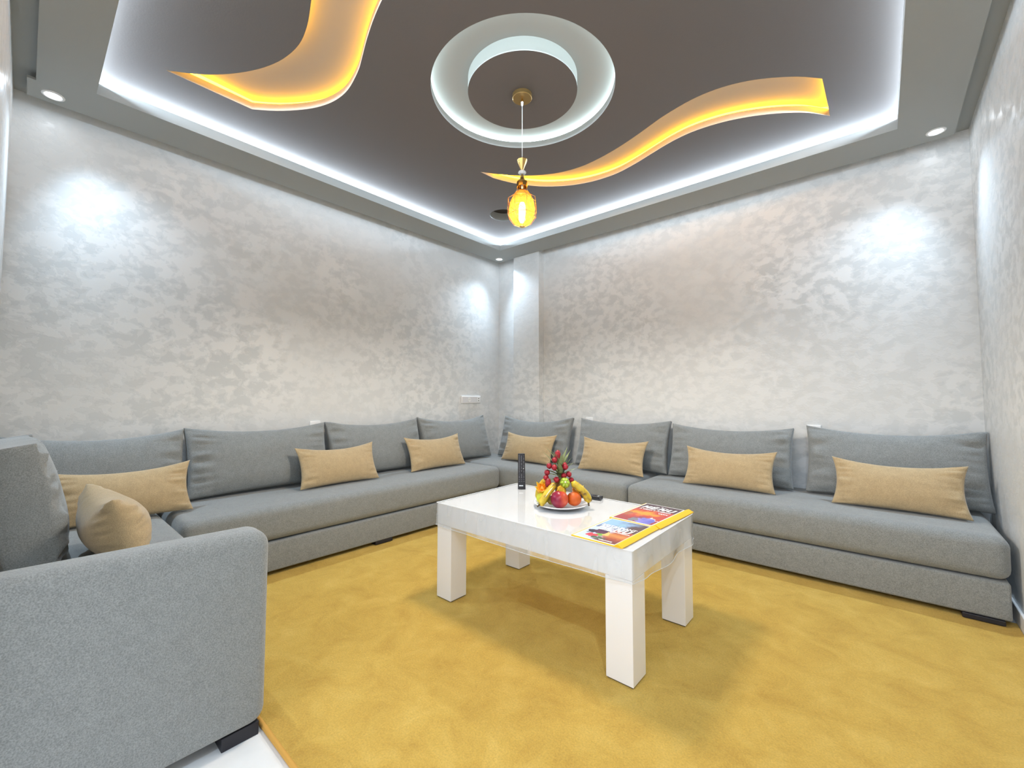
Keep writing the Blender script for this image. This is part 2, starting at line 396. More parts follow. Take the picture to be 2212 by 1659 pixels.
# cap of the round opening
bm = bmesh.new(); lathe(bm, [(0.1398, 0.0), (0.1398, ZT - ZP - 0.002), (0, ZT - ZP - 0.002)], 48, (HOLE[0], HOLE[1], ZP + 0.001))
for f in bm.faces: f.material_index = 1 if len(f.verts) == 3 else 0
struct('trim_6', bm, [M_SOFFIT, M_DARKHOLE])

# ------------------------------------------------------------------ downlights
DL = ['round recessed downlight at the left end of the soffit', 'round recessed downlight in the far corner above the column',
      'round recessed downlight by the right wall in the soffit', 'round recessed downlight above the camera by the right wall']
M_LAMP = mat('downlight_glow', (1, 1, 1), emis=(0.85, 0.93, 1.0), es=14)
for (x, y), lb in zip(SPOTS, DL):
    t = empty('downlight', (x, y, ZS), 0, lb, 'downlight', 'recessed downlights in the soffit corners')
    bm = bmesh.new(); lathe(bm, [(0.034, 0.001), (0.036, -0.005), (0.048, -0.004), (0.050, 0.0005), (0.034, 0.001)], 32)
    mesh_obj('bezel', bm, M_WPLAST, t, True)
    bm = bmesh.new(); lathe(bm, [(0.034, 0.0), (0.02, -0.002), (0, -0.003)], 24)
    mesh_obj('bulb', bm, M_LAMP, t, True)

# ------------------------------------------------------------------ rug
t = empty('rug', (-1.2, 2.0, -0.015), 0, 'ochre yellow short-pile rug covering the tiled floor', 'rug')
bm = bmesh.new()
nx, ny = 60, 50
X0, X1, Y0, Y1 = -3.03 + 1.2, 0.483 + 1.2, 0.597 - 2.0, 3.335 - 2.0
vv = [[bm.verts.new((X0 + (X1 - X0) * i / nx, Y0 + (Y1 - Y0) * j / ny, 0.0138 + 0.0007 * noise.noise(Vector((i * 0.35, j * 0.35, 0))))) for j in range(ny + 1)] for i in range(nx + 1)]
for i in range(nx):
    for j in range(ny): bm.faces.new((vv[i][j], vv[i + 1][j], vv[i + 1][j + 1], vv[i][j + 1]))
lo = [bm.verts.new((x, y, 0.0005)) for x, y in ((X0, Y0), (X1, Y0), (X1, Y1), (X0, Y1))]
bm.faces.new(lo[::-1])
bm.faces.new([lo[0], lo[1]] + [vv[i][0] for i in range(nx, -1, -1)])
bm.faces.new([lo[2], lo[3]] + [vv[i][ny] for i in range(0, nx + 1)])
bm.faces.new([lo[1], lo[2]] + [vv[nx][j] for j in range(ny, -1, -1)])
bm.faces.new([lo[3], lo[0]] + [vv[0][j] for j in range(0, ny + 1)])
mesh_obj('pile', bm, M_RUG, t, True, 40)
bm = bmesh.new()
tube(bm, [(X0 + (X1 - X0) * k / 40, Y0 - 0.006, 0.0085 + 0.0007 * noise.noise(Vector((k, 0, 0)))) for k in range(41)], 0.0085, 8)
mesh_obj('binding', bm, M_BIND, t, True)

# ------------------------------------------------------------------ sofas
def seat_block(x0, x1, y0, y1, z0, z1, r, seed, crown=0.006):
    bm = boxbm(x0, x1, y0, y1, z0, z1)
    for ax in (0, 1):
        ln = (x1 - x0, y1 - y0)[ax]; cuts = max(1, int(ln / 0.09))
        es = [e for e in bm.edges if abs((e.verts[0].co - e.verts[1].co)[ax]) > ln * 0.9]
        bmesh.ops.subdivide_edges(bm, edges=es, cuts=cuts, use_grid_fill=True)
    es = [e for e in bm.edges if e.calc_face_angle(0) > 0.5]
    bmesh.ops.bevel(bm, geom=es, offset=r, segments=5, profile=0.5, affect='EDGES')
    for v in bm.verts:
        c = v.co; fx = min(c.x - x0, x1 - c.x); fy = min(c.y - y0, y1 - c.y)
        if c.z > z1 - 0.001: c.z += crown * sst(0, 0.25, fx) * sst(0, 0.25, fy) + 0.003 * noise.noise(Vector((c.x * 3, c.y * 3, seed)))
        w = sst(z0 + 0.02, z0 + 0.08, c.z) * sst(z1, z1 - 0.05, c.z)
        if fy < 0.002: c.y += (0.004 + 0.003 * noise.noise(Vector((c.x * 4, c.z * 9, seed)))) * w * (-1 if c.y - y0 < 0.01 else 1)
        if fx < 0.002: c.x += (0.004 + 0.003 * noise.noise(Vector((c.y * 4, c.z * 9, seed)))) * w * (-1 if c.x - x0 < 0.01 else 1) * 0.3
    bmesh.ops.recalc_face_normals(bm, faces=bm.faces)
    return bm
ZA, ZB, ZC, ZD = 0.027, 0.211, 0.217, 0.432
def sofa(name, label, x0, x1, y0, y1, front, feet):
    t = empty(name, ((x0 + x1) / 2, (y0 + y1) / 2, -0.015), 0, label, 'sofa', 'modules of the built-in corner sofa')
    cx, cy = (x0 + x1) / 2, (y0 + y1) / 2
    a = (x0 - cx, x1 - cx, y0 - cy, y1 - cy)
    mesh_obj('seat', seat_block(*a, ZC + 0.015, ZD + 0.015, 0.052, len(label)), M_GREY, t, True)
    i = 0.008
    b = [a[0] + i, a[1] - i, a[2] + i, a[3] - i]
    mesh_obj('base', seat_block(*b, ZA + 0.015, ZB + 0.015, 0.012, 3, 0), M_GREY, t, True)
    for fx, fy, sx, sy in feet:
        fz = 0.0165 if (fx - sx > -3.03 and fy + sy < 3.335 and fy > 0.6) else 0.0
        mesh_obj('foot', rbox(fx - cx - sx, fx - cx + sx, fy - cy - sy, fy - cy + sy, fz + 0.0, ZA + 0.0145, 0.003, 2), M_FOOT, t)
    return t
WG = 0.006
sofa('corner_sofa', 'long grey sofa seat along the left wall', WX + WG, -2.931, 0.602, 3.226, 'x', [(-2.975, 1.89, 0.033, 0.075), (-2.975, 0.71, 0.033, 0.07), (-3.66, 0.7, 0.035, 0.07), (-3.66, 3.1, 0.035, 0.07)])
sofa('corner_sofa', 'grey sofa seat filling the far corner by the column', WX + WG, -1.584, 3.239, 3.956, 'y', [(-3.64, 3.40, 0.06, 0.06), (-1.68, 3.283, 0.07, 0.035), (-1.68, 3.9, 0.06, 0.04), (-3.64, 3.9, 0.06, 0.04)])
sofa('corner_sofa', 'grey sofa seat along the back wall, nearest the right wall', -1.577, 0.468, 3.239, WF - WG, 'y', [(0.36, 3.275, 0.075, 0.035), (-1.47, 3.285, 0.07, 0.035), (0.36, 4.0, 0.07, 0.035), (-1.47, 4.0, 0.07, 0.035)])
NSX = -1.62
ns = sofa('corner_sofa', 'short grey sofa with a tall armrest, cut off at lower left', WX + WG, -1.742, WN + 0.016, 0.578, 'y', [(-1.9, 0.52, 0.06, 0.035), (-3.6, 0.52, 0.06, 0.035), (-3.6, -0.04, 0.06, 0.035)])
ncx, ncy = (WX + WG - 1.742) / 2, (WN + 0.016 + 0.578) / 2
# armrest plate: soft rounded top, taller at the wall, rounded front corner
def arm_bm():
    y0, y1, z0 = WN + 0.016 - ncy, 0.590 - ncy, 0.042
    def ztop(y):
        u = (y - y0) / (y1 - y0)
        return 0.700 - 0.012 * u
    rc = 0.062
    prof = [(y0, z0), (y0, ztop(y0))]
    for k in range(1, 12): prof.append((y0 + (y1 - rc - y0) * k / 11, ztop(y0 + (y1 - rc - y0) * k / 11)))
    zc = ztop(y1 - rc) - rc
    for k in range(1, 13):
        a = PI / 2 * (1 - k / 12); prof.append((y1 - rc + rc * math.cos(a), zc + rc * math.sin(a)))
    for k in range(1, 9): prof.append((y1, zc + (z0 + 0.045 - zc) * k / 8))
    for k in range(1, 5):
        a = -PI / 2 * k / 4; prof.append((y1 - 0.045 + 0.045 * math.cos(a), z0 + 0.045 + 0.045 * math.sin(a)))
    bm = bmesh.new(); x1 = NSX - ncx; x0 = x1 - 0.117; r = 0.035; rings = []
    n = len(prof)
    cy_, cz_ = (y0 + y1) / 2, 0.35
    def inset(d):
        out = []
        for i in range(n):
            a = Vector(prof[i - 1]); b = Vector(prof[i]); c = Vector(prof[(i + 1) % n])
            t_ = ((b - a).normalized() + (c - b).normalized())
            t_ = t_.normalized() if t_.length > 1e-3 else (c - b).normalized()
            nn = Vector((t_.y, -t_.x))
            if nn.dot(Vector((cy_, cz_)) - b) < 0: nn = -nn
            out.append(b + nn * d)
        return out
    lev = []
    for k in range(7):
        a = PI / 2 * k / 6; lev.append((x0 + r - r * math.cos(PI / 2 - a) if False else x0 + r * (1 - math.sin(a)), r * (1 - math.cos(a))))
    lev = [(x0 + r * (1 - math.sin(PI / 2 * (1 - 0)) + 0), 0)] if False else [(x0 + r * (1 - math.cos(PI / 2 * k / 6)), r * (1 - math.sin(PI / 2 * k / 6))) for k in range(7)]
    lev += [(x1 - r * (1 - math.cos(PI / 2 * k / 6)), r * (1 - math.sin(PI / 2 * k / 6))) for k in range(6, -1, -1)]
    for x, d in lev:
        q = inset(d * 0.92)
        rings.append([bm.verts.new((x, p.x, p.y)) for p in q])
    for a, b in zip(rings, rings[1:]):
        for k in range(n): bm.faces.new((a[k], a[(k + 1) % n], b[(k + 1) % n], b[k]))
    bm.faces.new(rings[0]); bm.faces.new(rings[-1][::-1])
    bmesh.ops.recalc_face_normals(bm, faces=bm.faces)
    return bm
arm = mesh_obj('armrest', arm_bm(), M_GREY, ns, True, 60)
mesh_obj('foot', rbox(-1.735 - ncx, -1.632 - ncx, 0.462 - ncy, 0.572 - ncy, 0.0, 0.044, 0.003, 2), M_FOOT, ns)
mesh_obj('foot', rbox(-1.735 - ncx, -1.632 - ncx, -0.06 - ncy, 0.04 - ncy, 0.0, 0.044, 0.003, 2), M_FOOT, ns)

# ------------------------------------------------------------------ cushions
def cushion(name, label, group, w, h, th, pinch, sag, gus, seed, m, pos, rz, lean, roll=0, wr=0.010, zmin=ZD + 0.012, a=3.0, nu=56, nv=36):
    """width along local x, front towards local -y; pos = plan position of the bottom edge centre"""
    bm = bmesh.new()
    sides = []
    for s in (-1, 1):
        gr = []
        for i in range(nu + 1):
            u = -1 + 2 * i / nu; row = []
            u_ = math.copysign(1 - (1 - abs(u)) ** 1.25, u)
            for j in range(nv + 1):
                v = -1 + 2 * j / nv; v_ = math.copysign(1 - (1 - abs(v)) ** 1.25, v)
                x = w / 2 * u_ * (1 - pinch * (1 - v_ * v_)); z = h / 2 * v_ * (1 - (sag if v_ > 0 else sag * 0.25) * (1 - u_ * u_))
                f = (max(0, 1 - abs(u_) ** a) * max(0, 1 - abs(v_) ** (a * 0.85))) ** 0.5
                T_ = gus / 2 + (th - gus) / 2 * f
                bot = 1 + 0.10 * (-v_) * f
                e = sst(0.55, 0.95, abs(u_)) * sst(1.0, 0.9, abs(u_)) * 1.0
                wn = noise.noise(Vector((u_ * 1.6 + seed, v_ * 6.5 + s * 9, seed * 1.7))) + 0.5 * noise.noise(Vector((u_ * 3 + seed, v_ * 15, s * 5.0)))
                e2 = sst(0.7, 0.97, abs(v_)) * sst(1.0, 0.93, abs(v_)) * 0.5
                wn2 = noise.noise(Vector((u_ * 7 + seed * 3, v_ * 1.5, seed + s * 4)))
                br = 0.35 * noise.noise(Vector((u_ * 1.7 + seed, v_ * 1.7, seed + s)))
                T2 = T_ * bot + wr * (e * wn * 1.6 + e2 * wn2 * 1.2 + br * f)
                row.append((x, s * max(T2, 0.0005 if gus == 0 else gus * 0.4), z))
            gr.append(row)
        sides.append(gr)
    V = []
    for k, gr in enumerate(sides):
        vg = []
        for i in range(nu + 1):
            r = []
            for j in range(nv + 1):
                edge = i in (0, nu) or j in (0, nv)
                if k == 1 and edge and gus == 0: r.append(V[0][i][j])
                else:
                    p = gr[i][j]
                    if edge and gus == 0: p = (p[0], 0, p[2])
                    r.append(bm.verts.new(p))
            vg.append(r)
        V.append(vg)
    for k in (0, 1):
        for i in range(nu):
            for j in range(nv):
                q = [V[k][i][j], V[k][i + 1][j], V[k][i + 1][j + 1], V[k][i][j + 1]]
                bm.faces.new(q if k == 0 else q[::-1])
    if gus > 0:
        bd = [(i, 0) for i in range(nu)] + [(nu, j) for j in range(nv)] + [(i, nv) for i in range(nu, 0, -1)] + [(0, j) for j in range(nv, 0, -1)]
        for q in range(len(bd)):
            a0 = bd[q]; b0 = bd[(q + 1) % len(bd)]
            f0, f1 = V[0][a0[0]][a0[1]], V[0][b0[0]][b0[1]]; g0, g1 = V[1][a0[0]][a0[1]], V[1][b0[0]][b0[1]]
            bm.faces.new((f1, f0, g0, g1))
    M = Matrix.Rotation(rz, 4, 'Z') @ Matrix.Rotation(-lean, 4, 'X') @ Matrix.Rotation(roll, 4, 'Y') @ Matrix.Translation((0, 0, h / 2))
    bm.transform(M)
    zl = min(v.co.z for v in bm.verts)
    bmesh.ops.recalc_face_normals(bm, faces=bm.faces)
    seam = None
    o = mesh_obj(name, bm, m, None, True)
    o.location = (pos[0], pos[1], zmin - zl)
    tag(o, label, 'cushion', group)
    return o
GB = 'grey back cushions along the walls'
GP = 'beige lumbar pillows on the sofa seats'
Lz = R(16)
def back(label, c, along, w, seed, side, h=0.485, lean=Lz, off=0.0, th=0.19, rz=0.0, gus=0.035, roll=0, wr=0.014, sag=0.20):
    if side == 'back': return cushion('back_cushion', label, GB, w, h, th, 0.035, sag, gus, seed, M_GREY, (c, along), rz, lean, roll, wr)
    if side == 'left': return cushion('back_cushion', label, GB, w, h, th, 0.035, sag, gus, seed, M_GREY, (along, c), R(90) + rz, lean, roll, wr)
YB = 3.805
back('grey back cushion right of the far corner, in front of the column', -2.965, 3.75, 0.97, 1, 'back', sag=0.28)
back('grey back cushion just right of the corner one, wall socket above its left corner', -1.93, YB, 0.945, 2, 'back', rz=0.02)
back('grey back cushion on the back wall, gap on its right side', -0.975, YB, 0.93, 3, 'back', h=0.465)
back('rightmost grey back cushion, touching the right wall', 0.03, YB, 0.925, 4, 'back', rz=-0.01, h=0.49)
XB = -3.485
back('grey back cushion left of the far corner', 3.165, XB, 0.965, 5, 'left', h=0.495, sag=0.26)
back('grey back cushion on the left wall, second from the far corner', 2.19, XB, 0.96, 6, 'left')
back('grey back cushion on the left wall, third from the far corner', 1.215, XB + 0.01, 0.97, 7, 'left', wr=0.017)
back('grey back cushion in the near left corner, behind a long beige pillow', 0.325, XB + 0.01, 0.81, 8, 'left', h=0.48, wr=0.010)
cushion('back_cushion', 'creased grey cushion seen end-on at the far left above the armrest', GB, 0.66, 0.49, 0.24, 0.02, 0.06, 0.13, 9, M_GREY, (-2.795, 0.055), R(180), R(10), 0, 0.024)
def pil(label, pos, rz, w, h, seed, lean=R(22), th=0.135, roll=0, wr=0.010):
    return cushion('lumbar_pillow', label, GP, w, h, th, 0.085, 0.26, 0.0, seed, M_BEIGE, pos, rz, lean, roll, wr, a=2.4)
pil('beige pillow right of the far corner, behind the remote', (-2.88, 3.54), 0.0, 0.68, 0.325, 21)
pil('beige pillow behind the fruit plate', (-1.895, 3.55), 0.02, 0.66, 0.325, 22, roll=R(0.5))
pil('beige pillow on the back wall sofa, third from the far corner', (-0.905, 3.54), 0.0, 0.65, 0.315, 23)
pil('rightmost beige pillow, nearest the right wall', (0.055, 3.53), -0.02, 0.64, 0.315, 24)
pil('beige pillow on the left sofa nearest the far corner', (-3.27, 2.71), R(90), 0.68, 0.335, 25)
pil('beige pillow in the middle of the left wall sofa', (-3.25, 1.70), R(90), 0.66, 0.325, 26)
pil('long beige pillow in the near left corner', (-3.20, 0.40), R(91), 0.63, 0.31, 27)
pil('plump beige pillow seen end-on beside the armrest', (-2.56, 0.33), R(184), 0.52, 0.30, 28, R(20), 0.22, 0, 0.010)

# ------------------------------------------------------------------ coffee table
TX, TY, TL, TW, TLG = -1.940, 1.593, 1.184, 0.711, 0.118
TZ, TA = 0.527, 0.408
tb = empty('coffee_table', (TX, TY, 0.0), R(0.29), 'white lacquered coffee table with four square legs on the rug', 'table')
mesh_obj('tabletop', rbox(0, TL, 0, TW, TA, TZ, 0.004, 2), M_TABLE, tb)
for ax, ay in ((0, 0), (TL - TLG, 0), (0, TW - TLG), (TL - TLG, TW - TLG)):
    lg = mesh_obj('leg', rbox(ax, ax + TLG, ay, ay + TLG, 0.004, TA - 0.0005, 0.002, 2), M_TABLE, tb)
    mesh_obj('glide', boxbm(ax + 0.004, ax + TLG - 0.004, ay + 0.004, ay + TLG - 0.004, 0.0, 0.004), M_FOOT, lg)
# clear vinyl cover
cv = empty('table_cover', (TX, TY, TZ), R(0.29), 'clear plastic cover draped over the white coffee table', 'tablecloth')
bm = bmesh.new(); NX, NY = 90, 50; e = 0.002
def topz(x, y):
    d = sst(TL - 0.13, TL - 0.01, x)
    return 0.0016 + 0.0016 * d * (0.5 + 0.5 * math.sin(y * 150 + 2 * noise.noise(Vector((x * 9, y * 9, 0))))) * sst(0, 0.05, TL - x + 0.02)
vv = [[bm.verts.new((-e + (TL + 2 * e) * i / NX, -e + (TW + 2 * e) * j / NY, topz(TL * i / NX, TW * j / NY))) for j in range(NY + 1)] for i in range(NX + 1)]
for i in range(NX):
    for j in range(NY): bm.faces.new((vv[i][j], vv[i + 1][j], vv[i + 1][j + 1], vv[i][j + 1]))
mesh_obj('cover_top', bm, M_COVER, cv, True)
bm = bmesh.new()
per = []
def seg(a, b, n, nrm):
    for k in range(n): per.append((a[0] + (b[0] - a[0]) * k / n, a[1] + (b[1] - a[1]) * k / n, nrm, k / n, math.hypot(b[0] - a[0], b[1] - a[1])))
seg((-e, -e), (TL + e, -e), 120, (0, -1)); seg((TL + e, -e), (TL + e, TW + e), 80, (1, 0))
seg((TL + e, TW + e), (-e, TW + e), 120, (0, 1)); seg((-e, TW + e), (-e, -e), 80, (-1, 0))
rows = []
NR = 12
for r in range(NR + 1):
    q = r / NR; rw = []
    for k, (x, y, nr, u, ln) in enumerate(per):
        cor = min(u, 1 - u) * ln
        am = sst(0, 0.12, cor)
        w = 0.5 + 0.5 * noise.noise(Vector((x * 5, y * 5, 0.7))); w2 = noise.noise(Vector((x * 22, y * 22, q * 1.5)))
        off = 0.003 + q * (0.004 + am * (0.009 * w + 0.0012 * w2))
        if nr == (1, 0): off += q * am * 0.010 * (1.3 + math.sin(y * 19 + q * 2))
        drop = 0.124 + 0.008 * math.sin(PI * u) * (0.8 + 0.4 * noise.noise(Vector((x * 2, y * 2, 4))))
        z = 0.0016 - drop * q
        px, py = x + nr[0] * off, y + nr[1] * off
        # round the corners a little outwards
        if cor < 0.02:
            nx_ = per[k - 5][2] if u < 0.5 else per[(k + 5) % len(per)][2]
            f = (1 - cor / 0.02) * off * 0.7
            px += nx_[0] * f; py += nx_[1] * f
        rw.append(bm.verts.new((px, py, z)))
    rows.append(rw)
for a, b in zip(rows, rows[1:]):
    n = len(a)
    for k in range(n): bm.faces.new((a[k], b[k], b[(k + 1) % n], a[(k + 1) % n]))
hem = [v.co.copy() for v in rows[-1]]; topl = [v.co.copy() for v in rows[0]]
mesh_obj('skirt', bm, M_SKIRT, cv, True)
bm = bmesh.new(); tube(bm, hem + hem[:1], 0.0012, 6, 0, False); mesh_obj('hem', bm, mat('hem_vinyl', (0.72, 0.75, 0.78), 0.25), cv, True)
bm = bmesh.new(); tube(bm, topl + topl[:1], 0.0016, 6, 0, False); mesh_obj('seam', bm, mat('seam_vinyl', (0.86, 0.88, 0.9), 0.15), cv, True)

ZTAB = TZ + 0.0026
# ------------------------------------------------------------------ remotes
M_BTN = mat('remote_button', (0.07, 0.07, 0.08), 0.5); M_BTNL = mat('remote_legend', (0.45, 0.45, 0.48), 0.5)
def remote(name, label, wx, ln, th, mw):
    t = empty(name, (0, 0, 0), 0, label, 'remote', 'black remote controls on the table')
    bm = bmesh.new()   # stands on its short end, face towards -y
    n = 10; rings = []
    for k in range(n + 1):
        z = ln * k / n; w = wx / 2 * (1.0 - 0.10 * k / n); q = []
        r = 0.006
        for (cx, cy, a0) in ((w - r, th / 2 - r, 0), (-w + r, th / 2 - r, PI / 2), (-w + r, -th / 2 + r, PI), (w - r, -th / 2 + r, 1.5 * PI)):
            for j in range(4): q.append((cx + r * math.cos(a0 + j * PI / 6), cy + r * math.sin(a0 + j * PI / 6), z))
        rings.append([bm.verts.new(p) for p in q])
    for a, b in zip(rings, rings[1:]):
        for k in range(16): bm.faces.new((a[k], a[(k + 1) % 16], b[(k + 1) % 16], b[k]))
    bm.faces.new(rings[0][::-1]); bm.faces.new(rings[-1])
    bd = mesh_obj('body', bm, M_BLACK, t, True, 50)
    rr = random.Random(4)
    for row in range(15):
        z = ln * (0.22 + 0.72 * row / 14)
        for c in range(3):
            if row in (5,) and c == 1: continue
            x = (-0.30 + 0.30 * c) * wx
            bt = rbox(x - 0.0042, x + 0.0042, -th / 2 - 0.0014, -th / 2 + 0.0005, z - 0.0028, z + 0.0028, 0.0007, 2)
            mesh_obj('button', bt, M_BTN, t)
    for row in range(15):
        z = ln * (0.22 + 0.72 * row / 14) + 0.0058
        for c in range(3):
            if rr.random() < 0.45: continue
            x = (-0.30 + 0.30 * c) * wx
            mesh_obj('button_mark', boxbm(x - 0.002, x + 0.002, -th / 2 - 0.0006, -th / 2 + 0.0002, z - 0.0007, z + 0.0007), M_BTNL, t)
    mesh_obj('button', rbox(0.20 * wx, 0.30 * wx, -th / 2 - 0.0022, -th / 2, ln * 0.57, ln * 0.585, 0.0006, 2), mat('white_key', (0.8, 0.8, 0.8), 0.4), t)
    mesh_obj('label_plate', boxbm(-0.34 * wx, 0.20 * wx, -th / 2 - 0.0006, -th / 2 + 0.0002, ln * 0.085, ln * 0.115), mat('silver_print', (0.62, 0.66, 0.7), 0.35), t)
    t.matrix_world = mw
    return t
remote('remote_control', 'black remote standing upright on the white table', 0.050, 0.231, 0.022, Matrix.Translation((-1.803, 2.188, ZTAB)) @ Matrix.Rotation(R(38), 4, 'Z') @ Matrix.Rotation(R(-0.6), 4, 'Y'))
remote('remote_control', 'black remote lying flat behind the fruit plate', 0.046, 0.17, 0.018, Matrix.Translation((-1.345, 2.262, ZTAB + 0.0105)) @ Matrix.Rotation(R(95), 4, 'Z') @ Matrix.Rotation(R(-90), 4, 'X') @ Matrix.Translation((0, 0, -0.085)))

# ------------------------------------------------------------------ menus (flat prints in yellow folders)
M_YEL = mat('yellow_folder', (0.93, 0.52, 0.012), 0.45, bump=0.1, bscale=60)
M_WHITEP = mat('white_paper', (0.9, 0.9, 0.88), 0.4)
M_TXT = mat('white_print', (0.95, 0.95, 0.95), 0.4)
def print_mat():
    m, n, l, b = newmat('cover_print_ink'); a = n.new('ShaderNodeVertexColor'); a.layer_name = 'ink'
    l.new(a.outputs['Color'], b.inputs['Base Color']); b.inputs['Roughness'].default_value = 0.3
    return m
M_PRINT = print_mat()
def lerp(a, b, t): return tuple(a[i] + (b[i] - a[i]) * t for i in range(3))
def blob(u, v, cu, cv_, ru, rv): return ((u - cu) / ru) ** 2 + ((v - cv_) / rv) ** 2 < 1
def art_a(u, v):       # sky over produce
    nz = noise.noise(Vector((u * 4, v * 6, 1))); u += 0.05 * noise.noise(Vector((u * 16, v * 20, 3))); v += 0.05 * noise.noise(Vector((u * 15, v * 22, 9)))
    if v > 0.52:
        c = lerp((0.30, 0.50, 0.80), (0.10, 0.055, 0.06), sst(0.30, 0.85, u + 0.25 * nz)); c = lerp(c, (0.10, 0.09, 0.16), 0.7 * sst(0.75, 0.58, v) * sst(0.6, 0.2, u))
        return lerp(c, (0.35, 0.62, 0.72), 0.6 * sst(0.25, 0.0, abs(u - 0.45) + abs(v - 0.78)))
    c = lerp((0.55, 0.68, 0.92), (0.42, 0.07, 0.03), sst(0.35, 0.62, u + 0.15 * nz))
    c = lerp(c, (0.72, 0.30, 0.08), 0.8 * sst(0.16, 0.0, abs(v - 0.30)) * sst(0.4, 0.6, u))
    c = lerp(c, (0.20, 0.05, 0.045), sst(0.20, 0.05, v) * sst(0.3, 0.6, u))
    if blob(u, v, 0.16, 0.30, 0.13, 0.07): c = (0.02, 0.02, 0.05)
    if blob(u, v, 0.34, 0.36, 0.19, 0.10): c = (0.10 + 0.08 * nz, 0.02, 0.07)
    if blob(u, v, 0.40, 0.21, 0.11, 0.055): c = (0.16, 0.42, 0.05)
    if blob(u, v, 0.28, 0.15, 0.14, 0.07): c = (0.62, 0.05, 0.08)
    if blob(u, v, 0.52, 0.30, 0.06, 0.10): c = (0.85, 0.52, 0.16)
    if blob(u, v, 0.50, 0.09, 0.16, 0.05): c = (0.08, 0.13, 0.08)
    return c
def art_b(u, v):       # dark top, orange sunset with blue shape
    nz = noise.noise(Vector((u * 5, v * 5, 8))); u += 0.07 * noise.noise(Vector((u * 14, v * 18, 3))); v += 0.07 * noise.noise(Vector((u * 15, v * 17, 9)))
    c = lerp((0.55, 0.06, 0.04), (0.075, 0.035, 0.05), sst(0.60, 0.78, v))
    c = lerp(c, (0.92, 0.36, 0.03), sst(0.22, 0.0, abs(v - 0.45) + 0.35 * abs(u - 0.42) + 0.12 * nz))
    c = lerp(c, (0.30, 0.045, 0.06), 0.75 * sst(0.30, 0.12, v + 0.1 * nz))
    if blob(u, v, 0.12, 0.33, 0.13, 0.10): c = (0.50 + 0.2 * nz, 0.14, 0.07)
    if blob(u, v, 0.55, 0.20, 0.16, 0.10): c = (0.30, 0.06, 0.12)
    if blob(u, v, 0.73, 0.13, 0.22, 0.15): c = lerp((0.05, 0.08, 0.50), (0.35, 0.30, 0.75), 0.5 + nz)
    if blob(u, v, 0.46, 0.10, 0.10, 0.09): c = (0.22, 0.22, 0.26)
    if abs((v - 0.28) + 0.5 * (u - 0.78)) < 0.012 and 0.72 < u < 0.97: c = (0.85, 0.85, 0.85)
    return c
def text_mesh(parent, s, size, loc, bold=0.0, squash=1.0, shear=0.0, wide=1.0):
    cu = bpy.data.curves.new('tmp', 'FONT'); cu.body = s; cu.size = size; cu.align_x = 'CENTER'; cu.offset = bold; cu.shear = shear; cu.extrude = 0.0001
    o = bpy.data.objects.new('tmp', cu); C.objects.link(o); bpy.context.view_layer.update()
    me = bpy.data.meshes.new_from_object(o.evaluated_get(bpy.context.evaluated_depsgraph_get())); bpy.data.objects.remove(o)
    me.materials.clear(); me.materials.append(M_TXT); me.name = 'lettering'
    t = bpy.data.objects.new('lettering', me); C.objects.link(t); t.parent = parent; t.location = loc; t.scale = (wide, squash, 1)
    return t
def menu_word(parent, cx, y, w, h, z):
    t = 0.30; lw = w / 4 * 0.86; st = lw * t
    M_ = [[(0, 0), (st, 0), (st, h), (0, h)], [(lw - st, 0), (lw, 0), (lw, h), (lw - st, h)], [(0, h), (st, h), (lw / 2 + st * 0.4, h * 0.30), (lw / 2 - st * 0.4, h * 0.30)], [(lw, h), (lw / 2 + st * 0.4, h * 0.30), (lw / 2 - st * 0.4, h * 0.30), (lw - st, h)]]
    E_ = [[(0, 0), (st, 0), (st, h), (0, h)]] + [[(st, a), (lw * 0.9, a), (lw * 0.9, a + h * 0.21), (st, a + h * 0.21)] for a in (0, h * 0.395, h * 0.79)]
    N_ = [[(0, 0), (st, 0), (st, h), (0, h)], [(lw - st, 0), (lw, 0), (lw, h), (lw - st, h)], [(0, h), (st * 1.1, h), (lw, 0), (lw - st * 1.1, 0)]]
    U_ = [[(0, h * 0.2), (st, h * 0.2), (st, h), (0, h)], [(lw - st, h * 0.2), (lw, h * 0.2), (lw, h), (lw - st, h)], [(0, h * 0.22), (st * 0.7, 0), (lw - st * 0.7, 0), (lw, h * 0.22)]]
    bm = bmesh.new()
    for k, L_ in enumerate((M_, E_, N_, U_)):
        for qi, q in enumerate(L_):
            f = bm.faces.new([bm.verts.new((cx - w / 2 + k * w / 4 + px + 0.12 * py, y + py, z + 0.00012 * qi)) for px, py in q])
    for f in bm.faces:
        f.normal_update()
        if f.normal.z < 0: f.normal_flip()
    return mesh_obj('lettering', bm, M_TXT, parent)
